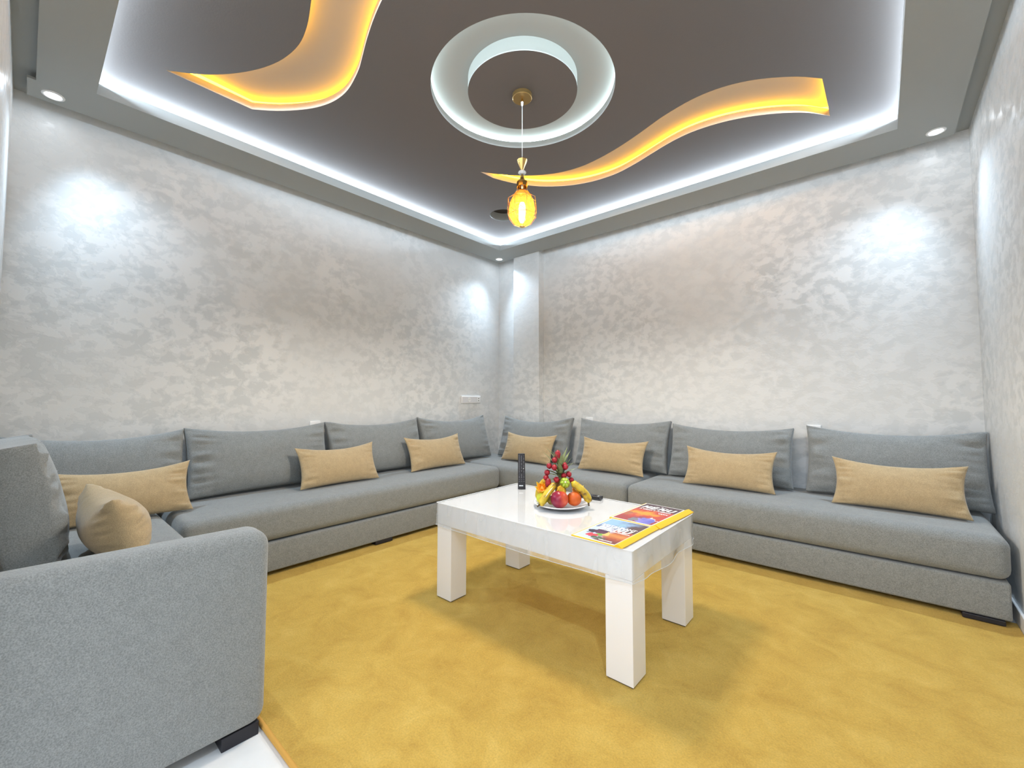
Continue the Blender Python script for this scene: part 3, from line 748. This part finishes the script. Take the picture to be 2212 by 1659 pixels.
def menu(label, w, h, band, art, mw, lines, lift):
    t = empty('menu', (0, 0, 0), 0, label, 'menu', 'menus in yellow folders on the table')
    bm = bmesh.new(); n = 30; th = 0.0035
    def zc(x):
        return lift * (1 - sst(0, w, x) * 0.35)
    top = []
    for i in range(n + 1):
        x = (w + band) * i / n
        zt = th + (0.009 * math.sin(PI * sst(w - 0.01, w + band, x)) if x > w - 0.01 else 0)
        zt = zt + 0.0
        if x > w + band * 0.97: zt = 0.003
        top.append((x, zt))
    rows_ = [[bm.verts.new((x, y, z)) for x, z in top] for y in (0, h)]
    lows = [[bm.verts.new((x, y, 0)) for x, z in top] for y in (0, h)]
    for i in range(n):
        bm.faces.new((rows_[0][i], rows_[0][i + 1], rows_[1][i + 1], rows_[1][i]))
        bm.faces.new((lows[0][i], lows[1][i], lows[1][i + 1], lows[0][i + 1]))
        bm.faces.new((lows[0][i], lows[0][i + 1], rows_[0][i + 1], rows_[0][i])); bm.faces.new((lows[1][i + 1], lows[1][i], rows_[1][i], rows_[1][i + 1]))
    bm.faces.new((lows[0][0], rows_[0][0], rows_[1][0], lows[1][0])); bm.faces.new((lows[0][n], lows[1][n], rows_[1][n], rows_[0][n]))
    bmesh.ops.recalc_face_normals(bm, faces=bm.faces)
    mesh_obj('folder', bm, M_YEL, t, True, 35)
    m0 = 0.006
    mesh_obj('sheet', boxbm(m0, w - 0.003, m0, h - 0.003, th, th + 0.0009), M_WHITEP, t)
    bm = bmesh.new(); nx_, ny_ = 72, 104; x0, x1, y0, y1 = m0 + 0.007, w - 0.010, m0 + 0.007, h - 0.010; z = th + 0.0012
    gv = [[bm.verts.new((x0 + (x1 - x0) * i / nx_, y0 + (y1 - y0) * j / ny_, z)) for j in range(ny_ + 1)] for i in range(nx_ + 1)]
    for i in range(nx_):
        for j in range(ny_): bm.faces.new((gv[i][j], gv[i + 1][j], gv[i + 1][j + 1], gv[i][j + 1]))
    pr = mesh_obj('cover_print', bm, M_PRINT, t)
    at = pr.data.color_attributes.new('ink', 'FLOAT_COLOR', 'POINT')
    for i in range(nx_ + 1):
        for j in range(ny_ + 1):
            c = art(i / nx_, j / ny_); at.data[i * (ny_ + 1) + j].color = (max(0, c[0]), max(0, c[1]), max(0, c[2]), 1)
    for s, sz, u, v, bd, sq, wd in lines:
        if s == 'MENU':
            menu_word(t, x0 + (x1 - x0) * u, y0 + (y1 - y0) * v, (x1 - x0) * wd, sz, z + 0.0004); continue
        text_mesh(t, s, sz, (x0 + (x1 - x0) * u, y0 + (y1 - y0) * v, z + 0.0003), bd, sq, 0, wd)
    t.matrix_world = mw
    return t
menu('front menu in a yellow folder, picture of fruit under a blue sky', 0.213, 0.350, 0.030, art_a,
     Matrix.Translation((-1.036, 1.596, ZTAB + 0.0004)) @ Matrix.Rotation(R(-1.5), 4, 'Z'),
     [('MENU', 0.050, 0.50, 0.47, 0, 1.3, 0.84), ('RESTAURANT', 0.028, 0.50, 0.625, 0.0007, 1.25, 0.98), ('FLAVOURS OF AMERICA', 0.0135, 0.56, 0.425, 0.0006, 1.2, 1.05), ('WELCOME', 0.013, 0.72, 0.035, 0.0006, 1.0, 1.0)], 0.0)
menu('rear menu in a yellow folder, red and orange sunset picture', 0.226, 0.395, 0.040, art_b,
     Matrix.Translation((-1.043, 1.956, ZTAB + 0.0006)) @ Matrix.Rotation(R(-3.0), 4, 'Z') ,
     [('MENU', 0.055, 0.50, 0.735, 0, 1.2, 0.88), ('A GREAT T  AMERICA', 0.0175, 0.50, 0.66, 0.0009, 1.2, 1.0), ('VOX', 0.022, 0.80, 0.555, 0.0009, 1.0, 1.1), ('~ * ~', 0.028, 0.5, 0.89, 0.0005, 1.0, 1.0)], 0.0)

# ------------------------------------------------------------------ plate and fruit
PC = (-1.355, 1.985)
bm = bmesh.new()
lathe(bm, [(0, 0.0), (0.075, 0.0), (0.085, 0.004), (0.115, 0.009), (0.150, 0.0215), (0.1525, 0.024), (0.150, 0.0255), (0.112, 0.014), (0.082, 0.009), (0, 0.008)], 64)
pl = mesh_obj('plate', bm, M_CHINA, None, True); pl.location = (PC[0], PC[1], ZTAB); tag(pl, 'round white china plate under the fruit', 'plate')
FG = 'fruit piled on the white plate'
def ball(name, label, cat, c, r, m, sq=(1, 1, 1), dent=0.0, rot=(0, 0, 0), lump=0.0, stem=None, seed=0):
    bm = bmesh.new(); bmesh.ops.create_uvsphere(bm, u_segments=32, v_segments=20, radius=1)
    for v in bm.verts:
        d = v.co.normalized(); k = 1 + lump * noise.noise(d * 2.2 + Vector((seed, 0, 0)))
        p = Vector((d.x * sq[0], d.y * sq[1], d.z * sq[2])) * r * k
        if dent:
            rr = math.hypot(d.x, d.y)
            if d.z > 0: p.z -= dent * r * math.exp(-(rr / 0.32) ** 2)
            else: p.z += dent * 0.5 * r * math.exp(-(rr / 0.28) ** 2)
        v.co = p
    o = mesh_obj(name, bm, m, None, True); o.location = c; o.rotation_euler = rot
    tag(o, label, cat, FG)
    if stem:
        b2 = bmesh.new(); tube(b2, [(0, 0, r * sq[2] * 0.8), (0.001, 0.001, r * sq[2] * 1.02), (0.003, 0.002, r * sq[2] * 1.15)], 0.0016, 6); mesh_obj('stem', b2, stem, o, True)
    return o
M_APPLE = twotone('red_mango_skin', [(0.2, (0.22, 0.008, 0.045)), (0.48, (0.36, 0.014, 0.03)), (0.72, (0.62, 0.09, 0.035))], 26, 0.34, axis=0)
M_ORANGE = mat('orange_peel', (0.60, 0.105, 0.006), 0.42, bump=0.5, bscale=420)
M_LIME = twotone('green_apple_skin', [(0.3, (0.50, 0.58, 0.03)), (0.7, (0.66, 0.66, 0.05))], 20, 0.3)
M_STEM = mat('brown_stem', (0.10, 0.06, 0.02), 0.8)
M_BAN = twotone('banana_peel', [(0.30, (0.10, 0.055, 0.015)), (0.38, (0.40, 0.25, 0.03)), (0.50, (0.60, 0.42, 0.025)), (0.72, (0.66, 0.50, 0.04))], 30, 0.45)
M_BANIN = mat('banana_flesh', (0.86, 0.80, 0.52), 0.6)
M_BERRY = twotone('red_berry_skin', [(0.35, (0.20, 0.004, 0.015)), (0.65, (0.46, 0.010, 0.022))], 60, 0.35, bump=0.6)
M_LEAF = twotone('pineapple_leaf_green', [(0.3, (0.10, 0.14, 0.06)), (0.55, (0.24, 0.28, 0.12)), (0.75, (0.46, 0.46, 0.22))], 25, 0.5)
M_PINE = twotone('pineapple_rind', [(0.3, (0.16, 0.08, 0.02)), (0.7, (0.42, 0.24, 0.04))], 60, 0.6, bump=0.8)
M_PETAL = mat('carved_orange_peel', (0.85, 0.30, 0.008), 0.45); M_PETALY = mat('carved_yellow_peel', (0.92, 0.66, 0.06), 0.5)
M_KIWI = mat('green_fruit_skin', (0.30, 0.36, 0.03), 0.4); M_KIWIIN = mat('green_fruit_flesh', (0.42, 0.60, 0.05), 0.4); M_CREAM = mat('fruit_core_cream', (0.80, 0.78, 0.42), 0.5)
zb = ZTAB + 0.0135
ball('mango', 'red and orange mango at the front of the plate', 'fruit', (-1.309, 1.905, zb + 0.0465), 0.0475, M_APPLE, (1, 1, 0.98), 0.10, (0, 0, R(40)), 0.05, M_STEM)
ball('orange', 'whole orange between the mango and the right banana', 'fruit', (-1.266, 1.982, zb + 0.0415), 0.0395, M_ORANGE, (1, 1, 0.96), 0.05)
ball('green_apple', 'yellow-green apple at the left of the plate', 'fruit', (-1.418, 1.900, zb + 0.036), 0.0345, M_LIME, (1, 1, 0.97), 0.10, (0, 0, 0), 0.04, M_STEM)
ball('peach', 'brownish yellow fruit between the left banana and the mango', 'fruit', (-1.379, 1.931, zb + 0.026), 0.026, mat('pear_skin', (0.50, 0.36, 0.08), 0.5), (1, 1, 0.95), 0.05, (0, 0, 0), 0.05)
def banana(label, pts, rad, split=None):
    P = [Vector(p) for p in smooth3(pts)]
    n = len(P); rr = []
    for i in range(n):
        t_ = i / (n - 1)
        r = rad * (0.16 + 0.84 * sst(0, 0.14, t_)) * (0.30 + 0.70 * sst(1.0, 0.84, t_))
        rr.append(r)
    bm = bmesh.new(); rings = tube(bm, P, rr, 10)
    for ring in rings:
        c = sum((v.co for v in ring), Vector()) / len(ring)
        for k, v in enumerate(ring):
            if k % 2 == 0: v.co = c + (v.co - c) * 1.07
    o = mesh_obj('banana', bm, M_BAN, None, True, 50); tag(o, label, 'fruit', FG)
    d = (P[-1] - P[-2]).normalized()
    b2 = bmesh.new(); tube(b2, [P[-1] - d * 0.002, P[-1] + d * 0.010, P[-1] + d * 0.017], [0.0052, 0.004, 0.005], 7); mesh_obj('tip', b2, M_STEM, o, True)
    if split:
        b3 = bmesh.new(); sp = []
        for i in range(int(n * split[0]), int(n * split[1])):
            sp.append(P[i] + Vector(split[2]).normalized() * rr[i] * 0.93)
        m_ = len(sp); tube(b3, sp, [0.0035 * math.sin(PI * (k + 0.5) / m_) + 0.0006 for k in range(m_)], 6); mesh_obj('peel_slit', b3, M_BANIN, o, True)
        b4 = bmesh.new(); tube(b4, [q + Vector(split[2]).cross(Vector((0, 0, 1))).normalized() * 0.004 + Vector((0, 0, 0.001)) for q in sp], 0.0011, 5); mesh_obj('dark_edge', b4, M_STEM, o, True)
    return o
def smooth3(p, k=8):
    out = []
    p = [Vector(q) for q in p]
    for i in range(len(p) - 1):
        a = p[max(i - 1, 0)]; b = p[i]; c = p[i + 1]; d = p[min(i + 2, len(p) - 1)]
        for j in range(k):
            t = j / k
            out.append(0.5 * ((2 * b) + (c - a) * t + (2 * a - 5 * b + 4 * c - d) * t * t + (3 * b - a - 3 * c + d) * t ** 3))
    out.append(p[-1]); return out
VD = Vector((0.657, -0.753, 0))    # towards the viewer's side of the plate
banana('banana leaning over the left front of the plate', [(-1.358, 1.943, 0.662), (-1.361, 1.900, 0.638), (-1.370, 1.862, 0.604), (-1.381, 1.842, 0.570), (-1.386, 1.832, 0.5615)], 0.0185, (0.15, 0.62, (0.75, -0.55, 0.35)))
banana('banana curving down the right edge of the plate', [(-1.292, 1.992, 0.668), (-1.262, 2.006, 0.650), (-1.230, 2.024, 0.618), (-1.213, 2.035, 0.585), (-1.208, 2.034, 0.5635)], 0.020, (0.3, 0.9, (0.8, 0.5, 0.3)))
banana('banana mostly hidden at the left back of the pile', [(-1.420, 1.955, 0.672), (-1.445, 1.940, 0.652), (-1.462, 1.930, 0.618), (-1.468, 1.926, 0.585), (-1.466, 1.932, 0.5655)], 0.016)
# pineapple core with crown leaves
pa = empty('pineapple', (PC[0], PC[1], ZTAB + 0.0085), 0, 'pineapple in the middle of the fruit, its leafy crown on top', 'fruit', FG)
bm = bmesh.new(); bmesh.ops.create_uvsphere(bm, u_segments=28, v_segments=18, radius=1)
for v in bm.verts:
    d = v.co.normalized(); a = math.atan2(d.y, d.x)
    k = 1 + 0.05 * math.cos(8 * a + 10 * d.z) * math.cos(8 * a - 10 * d.z) * (1 - d.z * d.z)
    v.co = Vector((d.x * 0.030 * k, d.y * 0.030 * k, 0.078 + d.z * 0.074 * k))
mesh_obj('body', bm, M_PINE, pa, True)
def leaf_bm(ln, wd, bend, cup=0.35):
    bm = bmesh.new(); n = 10; rows = []
    for i in range(n + 1):
        t_ = i / n; w = wd * (math.sin(PI * min(1, 0.30 + 0.70 * t_)) ** 0.8) * (1 - t_ ** 3) if t_ < 1 else 0.0003
        z = ln * t_ * (1 - 0.12 * bend * t_); y = ln * bend * t_ * t_ * 0.6
        rows.append([bm.verts.new((s * w / 2, y - abs(s) * w * cup * 0.5, z)) for s in (-1, -0.5, 0, 0.5, 1)])
    for a, b in zip(rows, rows[1:]):
        for k in range(4): bm.faces.new((a[k], a[k + 1], b[k + 1], b[k]))
    return bm
base = Vector((PC[0], PC[1], ZTAB + 0.145))
leaf_tips = [(-1.429, 1.94, 0.849), (-1.407, 1.959, 0.873), (-1.38, 1.956, 0.865), (-1.381, 2.009, 0.842), (-1.346, 2.012, 0.859), (-1.342, 2.042, 0.842), (-1.316, 2.038, 0.782), (-1.294, 2.018, 0.735), (-1.405, 1.912, 0.753), (-1.40, 1.925, 0.779), (-1.42, 1.924, 0.73), (-1.332, 1.940, 0.745), (-1.372, 1.906, 0.694), (-1.343, 1.912, 0.728), (-1.33, 2.03, 0.80), (-1.37, 2.05, 0.77), (-1.42, 1.99, 0.76), (-1.30, 2.06, 0.75), (-1.36, 1.97, 0.835), (-1.335, 1.965, 0.83), (-1.345, 1.955, 0.79), (-1.39, 1.94, 0.80)]
crown = mesh_obj('crown_stalk', (lambda b: (lathe(b, [(0.014, 0.140), (0.012, 0.19), (0.006, 0.25), (0, 0.262)], 12), b)[1])(bmesh.new()), M_LEAF, pa, True)
for k, tp in enumerate(leaf_tips):
    tp = Vector(tp); d = tp - base
    hh = max(0.0, min(0.10, d.z * 0.50)); b0 = base + Vector((d.x * 0.10, d.y * 0.10, hh * (0.55 if d.z > 0.05 else 0.15)))
    v = tp - b0; ln = v.length; out = Vector((v.x, v.y, 0))
    outn = out.normalized() if out.length > 1e-4 else Vector((1, 0, 0))
    bend = 0.25 + 0.2 * random.random()
    bm = leaf_bm(ln * 1.06, 0.030 + 0.008 * random.random(), bend)
    zax = v.normalized(); yax = (outn - zax * outn.dot(zax)).normalized(); xax = yax.cross(zax)
    MM = Matrix(((xax.x, yax.x, zax.x, b0.x), (xax.y, yax.y, zax.y, b0.y), (xax.z, yax.z, zax.z, b0.z), (0, 0, 0, 1)))
    bm.transform(Matrix.Translation(-Vector(pa.location)) @ MM)
    mesh_obj('leaf', bm, M_LEAF, pa, True)
BER = [((-1.367, 1.972, 0.812), 'tallest red berry at the tip of the pineapple crown', 1.6), ((-1.374, 1.955, 0.786), 'red berry just below the topmost one', 1.0),
       ((-1.397, 1.935, 0.753), 'red berry at the left of the upper row in the crown', 1.0), ((-1.365, 1.938, 0.747), 'large red berry in the middle of the upper row', 1.0),
       ((-1.322, 1.983, 0.749), 'red berry at the right of the upper row in the crown', 1.0), ((-1.338, 1.995, 0.757), 'red berry behind the right one of the upper row', 1.0),
       ((-1.404, 1.925, 0.717), 'dark red berry at the left below the upper row', 1.0), ((-1.314, 2.004, 0.707), 'red berry at the right side, above the green fruit', 1.0),
       ((-1.346, 1.932, 0.684), 'red berry in the centre, just left of the green fruit', 1.0), ((-1.329, 1.978, 0.702), 'red berry tucked above the green fruit', 0.9),
       ((-1.304, 2.013, 0.675), 'red berry right of the green fruit, over the banana', 1.0), ((-1.404, 1.914, 0.690), 'red berry above the carved orange', 0.9),
       ((-1.384, 1.906, 0.665), 'big long red berry between carved orange and left banana', 1.5)]
for k, (p, lb, s) in enumerate(BER):
    o = ball('red_berry', lb, 'berry', p, 0.0165 if s <= 1 else 0.0175, M_BERRY, (0.95, 0.95, s), 0.06, (R(random.uniform(-15, 15)), R(random.uniform(-15, 15)), 0), 0.10, None, k)
    b2 = bmesh.new(); tube(b2, [(0, 0, 0.012 * s), (0, 0, 0.0185 * s)], 0.0012, 5); mesh_obj('stem', b2, M_STEM, o)
# star-cut green fruit
def star_fruit(label, c, r):
    o = ball('cut_green_fruit', label, 'fruit', c, r, M_KIWI, (1, 0.85, 1), 0)
    q = VD.copy(); q.z = 0.35; q.normalize(); rot = q.to_track_quat('Z', 'Y').to_matrix().to_4x4()
    for k in range(6):
        bm = bmesh.new(); bmesh.ops.create_uvsphere(bm, u_segments=10, v_segments=8, radius=1)
        bm.transform(rot @ Matrix.Rotation(2 * PI * k / 6, 4, 'Z') @ Matrix.Translation((r * 0.55, 0, r * 0.72)) @ Matrix.Rotation(R(28), 4, 'Y') @ Matrix.Diagonal((r * 0.38, r * 0.20, r * 0.16, 1)))
        mesh_obj('segment', bm, M_KIWIIN, o, True)
    bm = bmesh.new(); bmesh.ops.create_uvsphere(bm, u_segments=10, v_segments=8, radius=r * 0.2); bm.transform(rot @ Matrix.Translation((0, 0, r * 0.96)))
    mesh_obj('core', bm, M_CREAM, o, True)
    return o
star_fruit('round green fruit cut open into a star on top of the pile', (-1.310, 1.958, 0.667), 0.0295)
def flower(label, c, r, toward, n=7, m=M_PETAL, mc=M_PETALY):
    t = empty('carved_orange', c, 0, label, 'fruit', FG)
    q = Vector(toward).normalized(); rot = q.to_track_quat('Z', 'Y').to_matrix().to_4x4()
    bm = bmesh.new(); lathe(bm, [(0, -r * 0.95), (r * 0.6, -r * 0.75), (r * 0.92, -r * 0.25), (r * 0.98, 0.1 * r), (r * 0.75, 0.3 * r), (0, 0.30 * r)], 24)
    bm.transform(rot); mesh_obj('rind_cup', bm, m, t, True)
    for ring, (k0, rad, ln, tilt, mm) in enumerate(((n, 0.90, 1.0, 22, mc), (n - 2, 0.52, 0.85, 10, m))):
        for k in range(k0):
            b = bmesh.new(); w = 2 * PI * rad * r / k0 * 0.95; h = ln * r; rows = []
            for i in range(6):
                u = i / 5; ww = w * (1 - u) ** 0.8 + 0.0006
                rows.append([b.verts.new((s * ww / 2, th_, h * u)) for s in (-1, 0, 1) for th_ in (-0.0012 - abs(s) * ww * 0.15, 0.0012 - abs(s) * ww * 0.15)])
            for a_, b_ in zip(rows, rows[1:]):
                for i0, i1 in ((0, 2), (2, 4), (3, 1), (5, 3), (4, 5), (1, 0)):
                    b.faces.new((a_[i0], a_[i1], b_[i1], b_[i0]))
            bmesh.ops.recalc_face_normals(b, faces=b.faces)
            b.transform(rot @ Matrix.Rotation(2 * PI * (k + 0.5 * ring) / k0, 4, 'Z') @ Matrix.Translation((0, rad * r, 0.15 * r)) @ Matrix.Rotation(R(-tilt), 4, 'X'))
            mesh_obj('petal', b, mm, t, True)
    return t
flower('orange carved into a flower at the left of the pile', (-1.427, 1.906, 0.629), 0.029, (0.45, -0.65, 0.75))
flower('orange carved into a flower, hidden behind the right banana', (-1.300, 2.066, 0.612), 0.030, (0.55, 0.1, 0.85))
# dried yellow husk lying on the mango
t = empty('yellow_husk', (-1.307, 1.922, 0.627), 0, 'crumpled yellow fruit husk lying on top of the mango', 'fruit', FG)
for k, (ax, ln, wd, az) in enumerate(((35, 0.062, 0.040, 0), (70, 0.05, 0.034, 50), (15, 0.055, 0.032, -45))):
    bm = bmesh.new(); n_, m_ = 10, 8; vv = []
    for i in range(n_ + 1):
        u = i / n_; w = wd * math.sin(PI * (0.12 + 0.86 * u)) ** 0.7; row = []
        for j in range(m_ + 1):
            s = -1 + 2 * j / m_; row.append(bm.verts.new((s * w / 2, 0.012 * (1 - s * s) + 0.003 * noise.noise(Vector((u * 5, s * 3, k))), ln * (0.5 - u))))
        vv.append(row)
    for i in range(n_):
        for j in range(m_): bm.faces.new((vv[i][j], vv[i + 1][j], vv[i + 1][j + 1], vv[i][j + 1]))
    bmesh.ops.solidify(bm, geom=bm.faces[:], thickness=0.0015)
    q = VD.copy(); q.z = 0.3; q.normalize(); zax = Vector((-0.45, -0.2, 0.75)); zax = (zax - q * zax.dot(q)).normalized(); xax = q.cross(zax)
    MM = Matrix(((xax.x, q.x, zax.x, 0), (xax.y, q.y, zax.y, 0), (xax.z, q.z, zax.z, 0), (0, 0, 0, 1)))
    bm.transform(MM @ Matrix.Rotation(R(az * 0.5), 4, 'Y') @ Matrix.Translation((0.004 * k - 0.004, 0.003 * k, 0)))
    mesh_obj('husk_lobe', bm, mat('yellow_husk_skin', (0.86, 0.56, 0.04), 0.5), t, True)
bm = bmesh.new(); lathe(bm, [(0, 0), (0.010, 0.003), (0.016, 0.008), (0.017, 0.010), (0, 0.009)], 14)
o = mesh_obj('melon_slice', bm, mat('pale_flesh', (0.88, 0.72, 0.42), 0.5), None, True); o.location = (-1.338, 1.893, 0.612); o.rotation_euler = (R(35), R(-20), 0); tag(o, 'small pale fruit slice left of the yellow husk', 'fruit', FG)

# ------------------------------------------------------------------ pendant lamp
PX, PY = -1.603, 1.948
pd = empty('pendant_light', (PX, PY, ZP), 0, 'gold cage pendant light with amber glass hanging from the ceiling', 'pendant light')
bm = bmesh.new(); lathe(bm, [(0.0, -0.0005), (0.060, -0.0005), (0.060, -0.024), (0.057, -0.027), (0, -0.027)], 40); mesh_obj('canopy', bm, M_GOLDD, pd, True, 40)
bm = bmesh.new(); lathe(bm, [(0.006, -0.027), (0.008, -0.045), (0.0075, -0.048), (0, -0.048)], 16); mesh_obj('cord_grip', bm, M_GOLD, pd, True)
bm = bmesh.new(); lathe(bm, [(0.0078, -0.046), (0.007, -0.066), (0.002, -0.074)], 16); mesh_obj('grip_cap', bm, M_WPLAST, pd, True)
zt = lambda z: z - ZP
bm = bmesh.new(); tube(bm, [(0, 0, -0.045), (0.0003, 0, -0.2), (0, 0, zt(2.585))], 0.0022, 8); mesh_obj('cord', bm, mat('clear_cord', (0.82, 0.85, 0.84), 0.25), pd, True)
bm = bmesh.new(); lathe(bm, [(0, zt(2.575)), (0.030, zt(2.583)), (0.032, zt(2.580)), (0.009, zt(2.518)), (0, zt(2.518))], 8); mesh_obj('upper_cone', bm, M_GOLD, pd, False)
bm = bmesh.new(); lathe(bm, [(0, zt(2.519)), (0.012, zt(2.516)), (0.024, zt(2.506)), (0.025, zt(2.500)), (0.018, zt(2.492)), (0, zt(2.490))], 10)
gm = mat('crystal', (0.85, 0.9, 0.92), 0.08); mesh_obj('crystal_bead', bm, gm, pd, False)
bm = bmesh.new(); lathe(bm, [(0, zt(2.492)), (0.006, zt(2.491)), (0.022, zt(2.447)), (0.032, zt(2.444)), (0.033, zt(2.440)), (0.033, zt(2.412)), (0.031, zt(2.412)), (0.030, zt(2.440)), (0, zt(2.441))], 24); mesh_obj('lower_cone', bm, M_GOLD, pd, True, 40)
bm = bmesh.new(); lathe(bm, [(0, zt(2.441)), (0.007, zt(2.44)), (0.007, zt(2.405)), (0, zt(2.404))], 12); mesh_obj('lamp_holder', bm, M_WPLAST, pd, True)
cage = [(0.028, 2.414), (0.036, 2.385), (0.052, 2.360), (0.088, 2.335), (0.092, 2.270), (0.090, 2.232), (0.056, 2.186), (0.016, 2.166)]
WM = mat('gold_wire', (0.95, 0.72, 0.36), 0.2, metal=1.0)
NW = 8
for k in range(NW):
    a = 2 * PI * k / NW + 0.2; bm = bmesh.new(); tube(bm, [(r * math.cos(a), r * math.sin(a), zt(z)) for r, z in cage], 0.0015, 6); mesh_obj('cage_wire', bm, WM, pd, True)
for idx in (3, 5):
    r, z = cage[idx]; bm = bmesh.new(); tube(bm, [(r * math.cos(2 * PI * k / NW + 0.2), r * math.sin(2 * PI * k / NW + 0.2), zt(z)) for k in range(NW + 1)], 0.0013, 6, 0, False); mesh_obj('cage_ring', bm, WM, pd, True)
bm = bmesh.new()
for k in range(NW):
    a = 2 * PI * k / NW + 0.2; b = 2 * PI * (k + 1) / NW + 0.2; m_ = (a + b) / 2
    P1 = (0.088 * math.cos(m_) * 0.93, 0.088 * math.sin(m_) * 0.93, zt(2.305)); P2 = (0.088 * math.cos(m_) * 0.93, 0.088 * math.sin(m_) * 0.93, zt(2.262))
    for A, B in (((0.088 * math.cos(a), 0.088 * math.sin(a), zt(2.335)), P1), ((0.088 * math.cos(b), 0.088 * math.sin(b), zt(2.335)), P1), (P1, P2), (P2, (0.090 * math.cos(a), 0.090 * math.sin(a), zt(2.232))), (P2, (0.090 * math.cos(b), 0.090 * math.sin(b), zt(2.232)))):
        tube(bm, [A, B], 0.0011, 5)
mesh_obj('lattice', bm, WM, pd, True)
def amber():
    m = bpy.data.materials.new('amber_glass'); m.use_nodes = True; n = m.node_tree.nodes; l = m.node_tree.links; n.clear()
    out = n.new('ShaderNodeOutputMaterial'); t = n.new('ShaderNodeBsdfTransparent'); t.inputs[0].default_value = (1.0, 0.62, 0.26, 1)
    gl = n.new('ShaderNodeBsdfGlossy'); gl.inputs['Roughness'].default_value = 0.08; gl.inputs[0].default_value = (1, 0.8, 0.5, 1)
    tr = n.new('ShaderNodeBsdfTranslucent'); tr.inputs[0].default_value = (1.0, 0.36, 0.08, 1)
    tc = n.new('ShaderNodeTexCoord'); vo = n.new('ShaderNodeTexVoronoi'); vo.inputs['Scale'].default_value = 55; l.new(tc.outputs['Object'], vo.inputs['Vector'])
    bp = n.new('ShaderNodeBump'); bp.inputs['Strength'].default_value = 0.8; bp.inputs['Distance'].default_value = 0.01; l.new(vo.outputs['Distance'], bp.inputs['Height'])
    l.new(bp.outputs[0], gl.inputs['Normal']); l.new(bp.outputs[0], tr.inputs['Normal'])
    m1 = n.new('ShaderNodeMixShader'); m1.inputs[0].default_value = 0.45; l.new(t.outputs[0], m1.inputs[1]); l.new(tr.outputs[0], m1.inputs[2])
    m2 = n.new('ShaderNodeMixShader'); m2.inputs[0].default_value = 0.15; l.new(m1.outputs[0], m2.inputs[1]); l.new(gl.outputs[0], m2.inputs[2]); l.new(m2.outputs[0], out.inputs[0])
    return m
bm = bmesh.new(); lathe(bm, [(0.022, zt(2.384)), (0.040, zt(2.378)), (0.056, zt(2.355)), (0.072, zt(2.318)), (0.080, zt(2.270)), (0.076, zt(2.225)), (0.055, zt(2.192)), (0.02, zt(2.180)), (0, zt(2.178))], 14)
mesh_obj('glass_globe', bm, amber(), pd, False)
bm = bmesh.new(); lathe(bm, [(0, zt(2.318)), (0.014, zt(2.314)), (0.021, zt(2.29)), (0.021, zt(2.21)), (0.012, zt(2.192)), (0, zt(2.190))], 16)
mesh_obj('bulb', bm, mat('bulb_glow', (1, 0.9, 0.5), emis=(1.0, 0.72, 0.22), es=28), pd, True)
bm = bmesh.new(); lathe(bm, [(0, zt(2.170)), (0.016, zt(2.169)), (0.018, zt(2.166)), (0.012, zt(2.161)), (0, zt(2.160))], 12); mesh_obj('finial', bm, WM, pd, True)

# ------------------------------------------------------------------ wall sockets
M_DK = mat('socket_hole', (0.03, 0.03, 0.03), 0.6)
t = empty('wall_socket', (WX, 3.555, 1.108), 0, 'long white socket strip on the left wall above the corner cushions', 'socket', 'white sockets on the walls')
mesh_obj('frame', rbox(0.0005, 0.016, -0.160, 0.160, -0.045, 0.045, 0.005, 3), M_WPLAST, t, True, 40)
mesh_obj('faceplate', rbox(0.015, 0.0185, -0.145, 0.150, -0.033, 0.033, 0.001, 2), mat('socket_face', (0.70, 0.70, 0.72), 0.4), t)
bm = bmesh.new(); lathe(bm, [(0.026, 0), (0.026, 0.003), (0.021, 0.003), (0.020, 0.0008), (0, 0.0008)], 28); bm.transform(Matrix.Translation((0.018, -0.035, 0)) @ Matrix.Rotation(R(90), 4, 'Y')); mesh_obj('outlet', bm, M_WPLAST, t, True, 40)
for s in (-1, 1):
    bm = bmesh.new(); lathe(bm, [(0.0028, 0), (0.0028, 0.001), (0, 0.001)], 10); bm.transform(Matrix.Translation((0.0188, -0.035 + s * 0.0095, 0)) @ Matrix.Rotation(R(90), 4, 'Y')); mesh_obj('pin_hole', bm, M_DK, t)
mesh_obj('module', rbox(0.018, 0.020, 0.095, 0.142, -0.028, 0.028, 0.001, 2), M_WPLAST, t)
for s in (-1, 1): mesh_obj('data_port', boxbm(0.0195, 0.0206, 0.113, 0.125, s * 0.013 - 0.006, s * 0.013 + 0.006), M_DK, t)
def sock(label, loc, rz):
    t = empty('wall_socket', loc, rz, label, 'socket', 'white sockets on the walls')
    mesh_obj('frame', rbox(-0.045, 0.045, -0.014, -0.0005, -0.045, 0.045, 0.004, 3), M_WPLAST, t, True, 40)
    bm = bmesh.new(); lathe(bm, [(0.026, 0), (0.026, 0.003), (0.021, 0.003), (0.020, 0.0008), (0, 0.0008)], 24); bm.transform(Matrix.Translation((0, -0.014, 0)) @ Matrix.Rotation(R(90), 4, 'X')); mesh_obj('outlet', bm, M_WPLAST, t, True, 40)
sock('white socket peeking above the cushion right of the column', (-2.385, WF, 0.876), 0)
sock('white socket peeking above the rightmost back cushion', (-0.395, WF, 0.878), 0)
sock('white socket peeking above the cushions on the left wall', (WX, 1.683, 0.880), R(90))
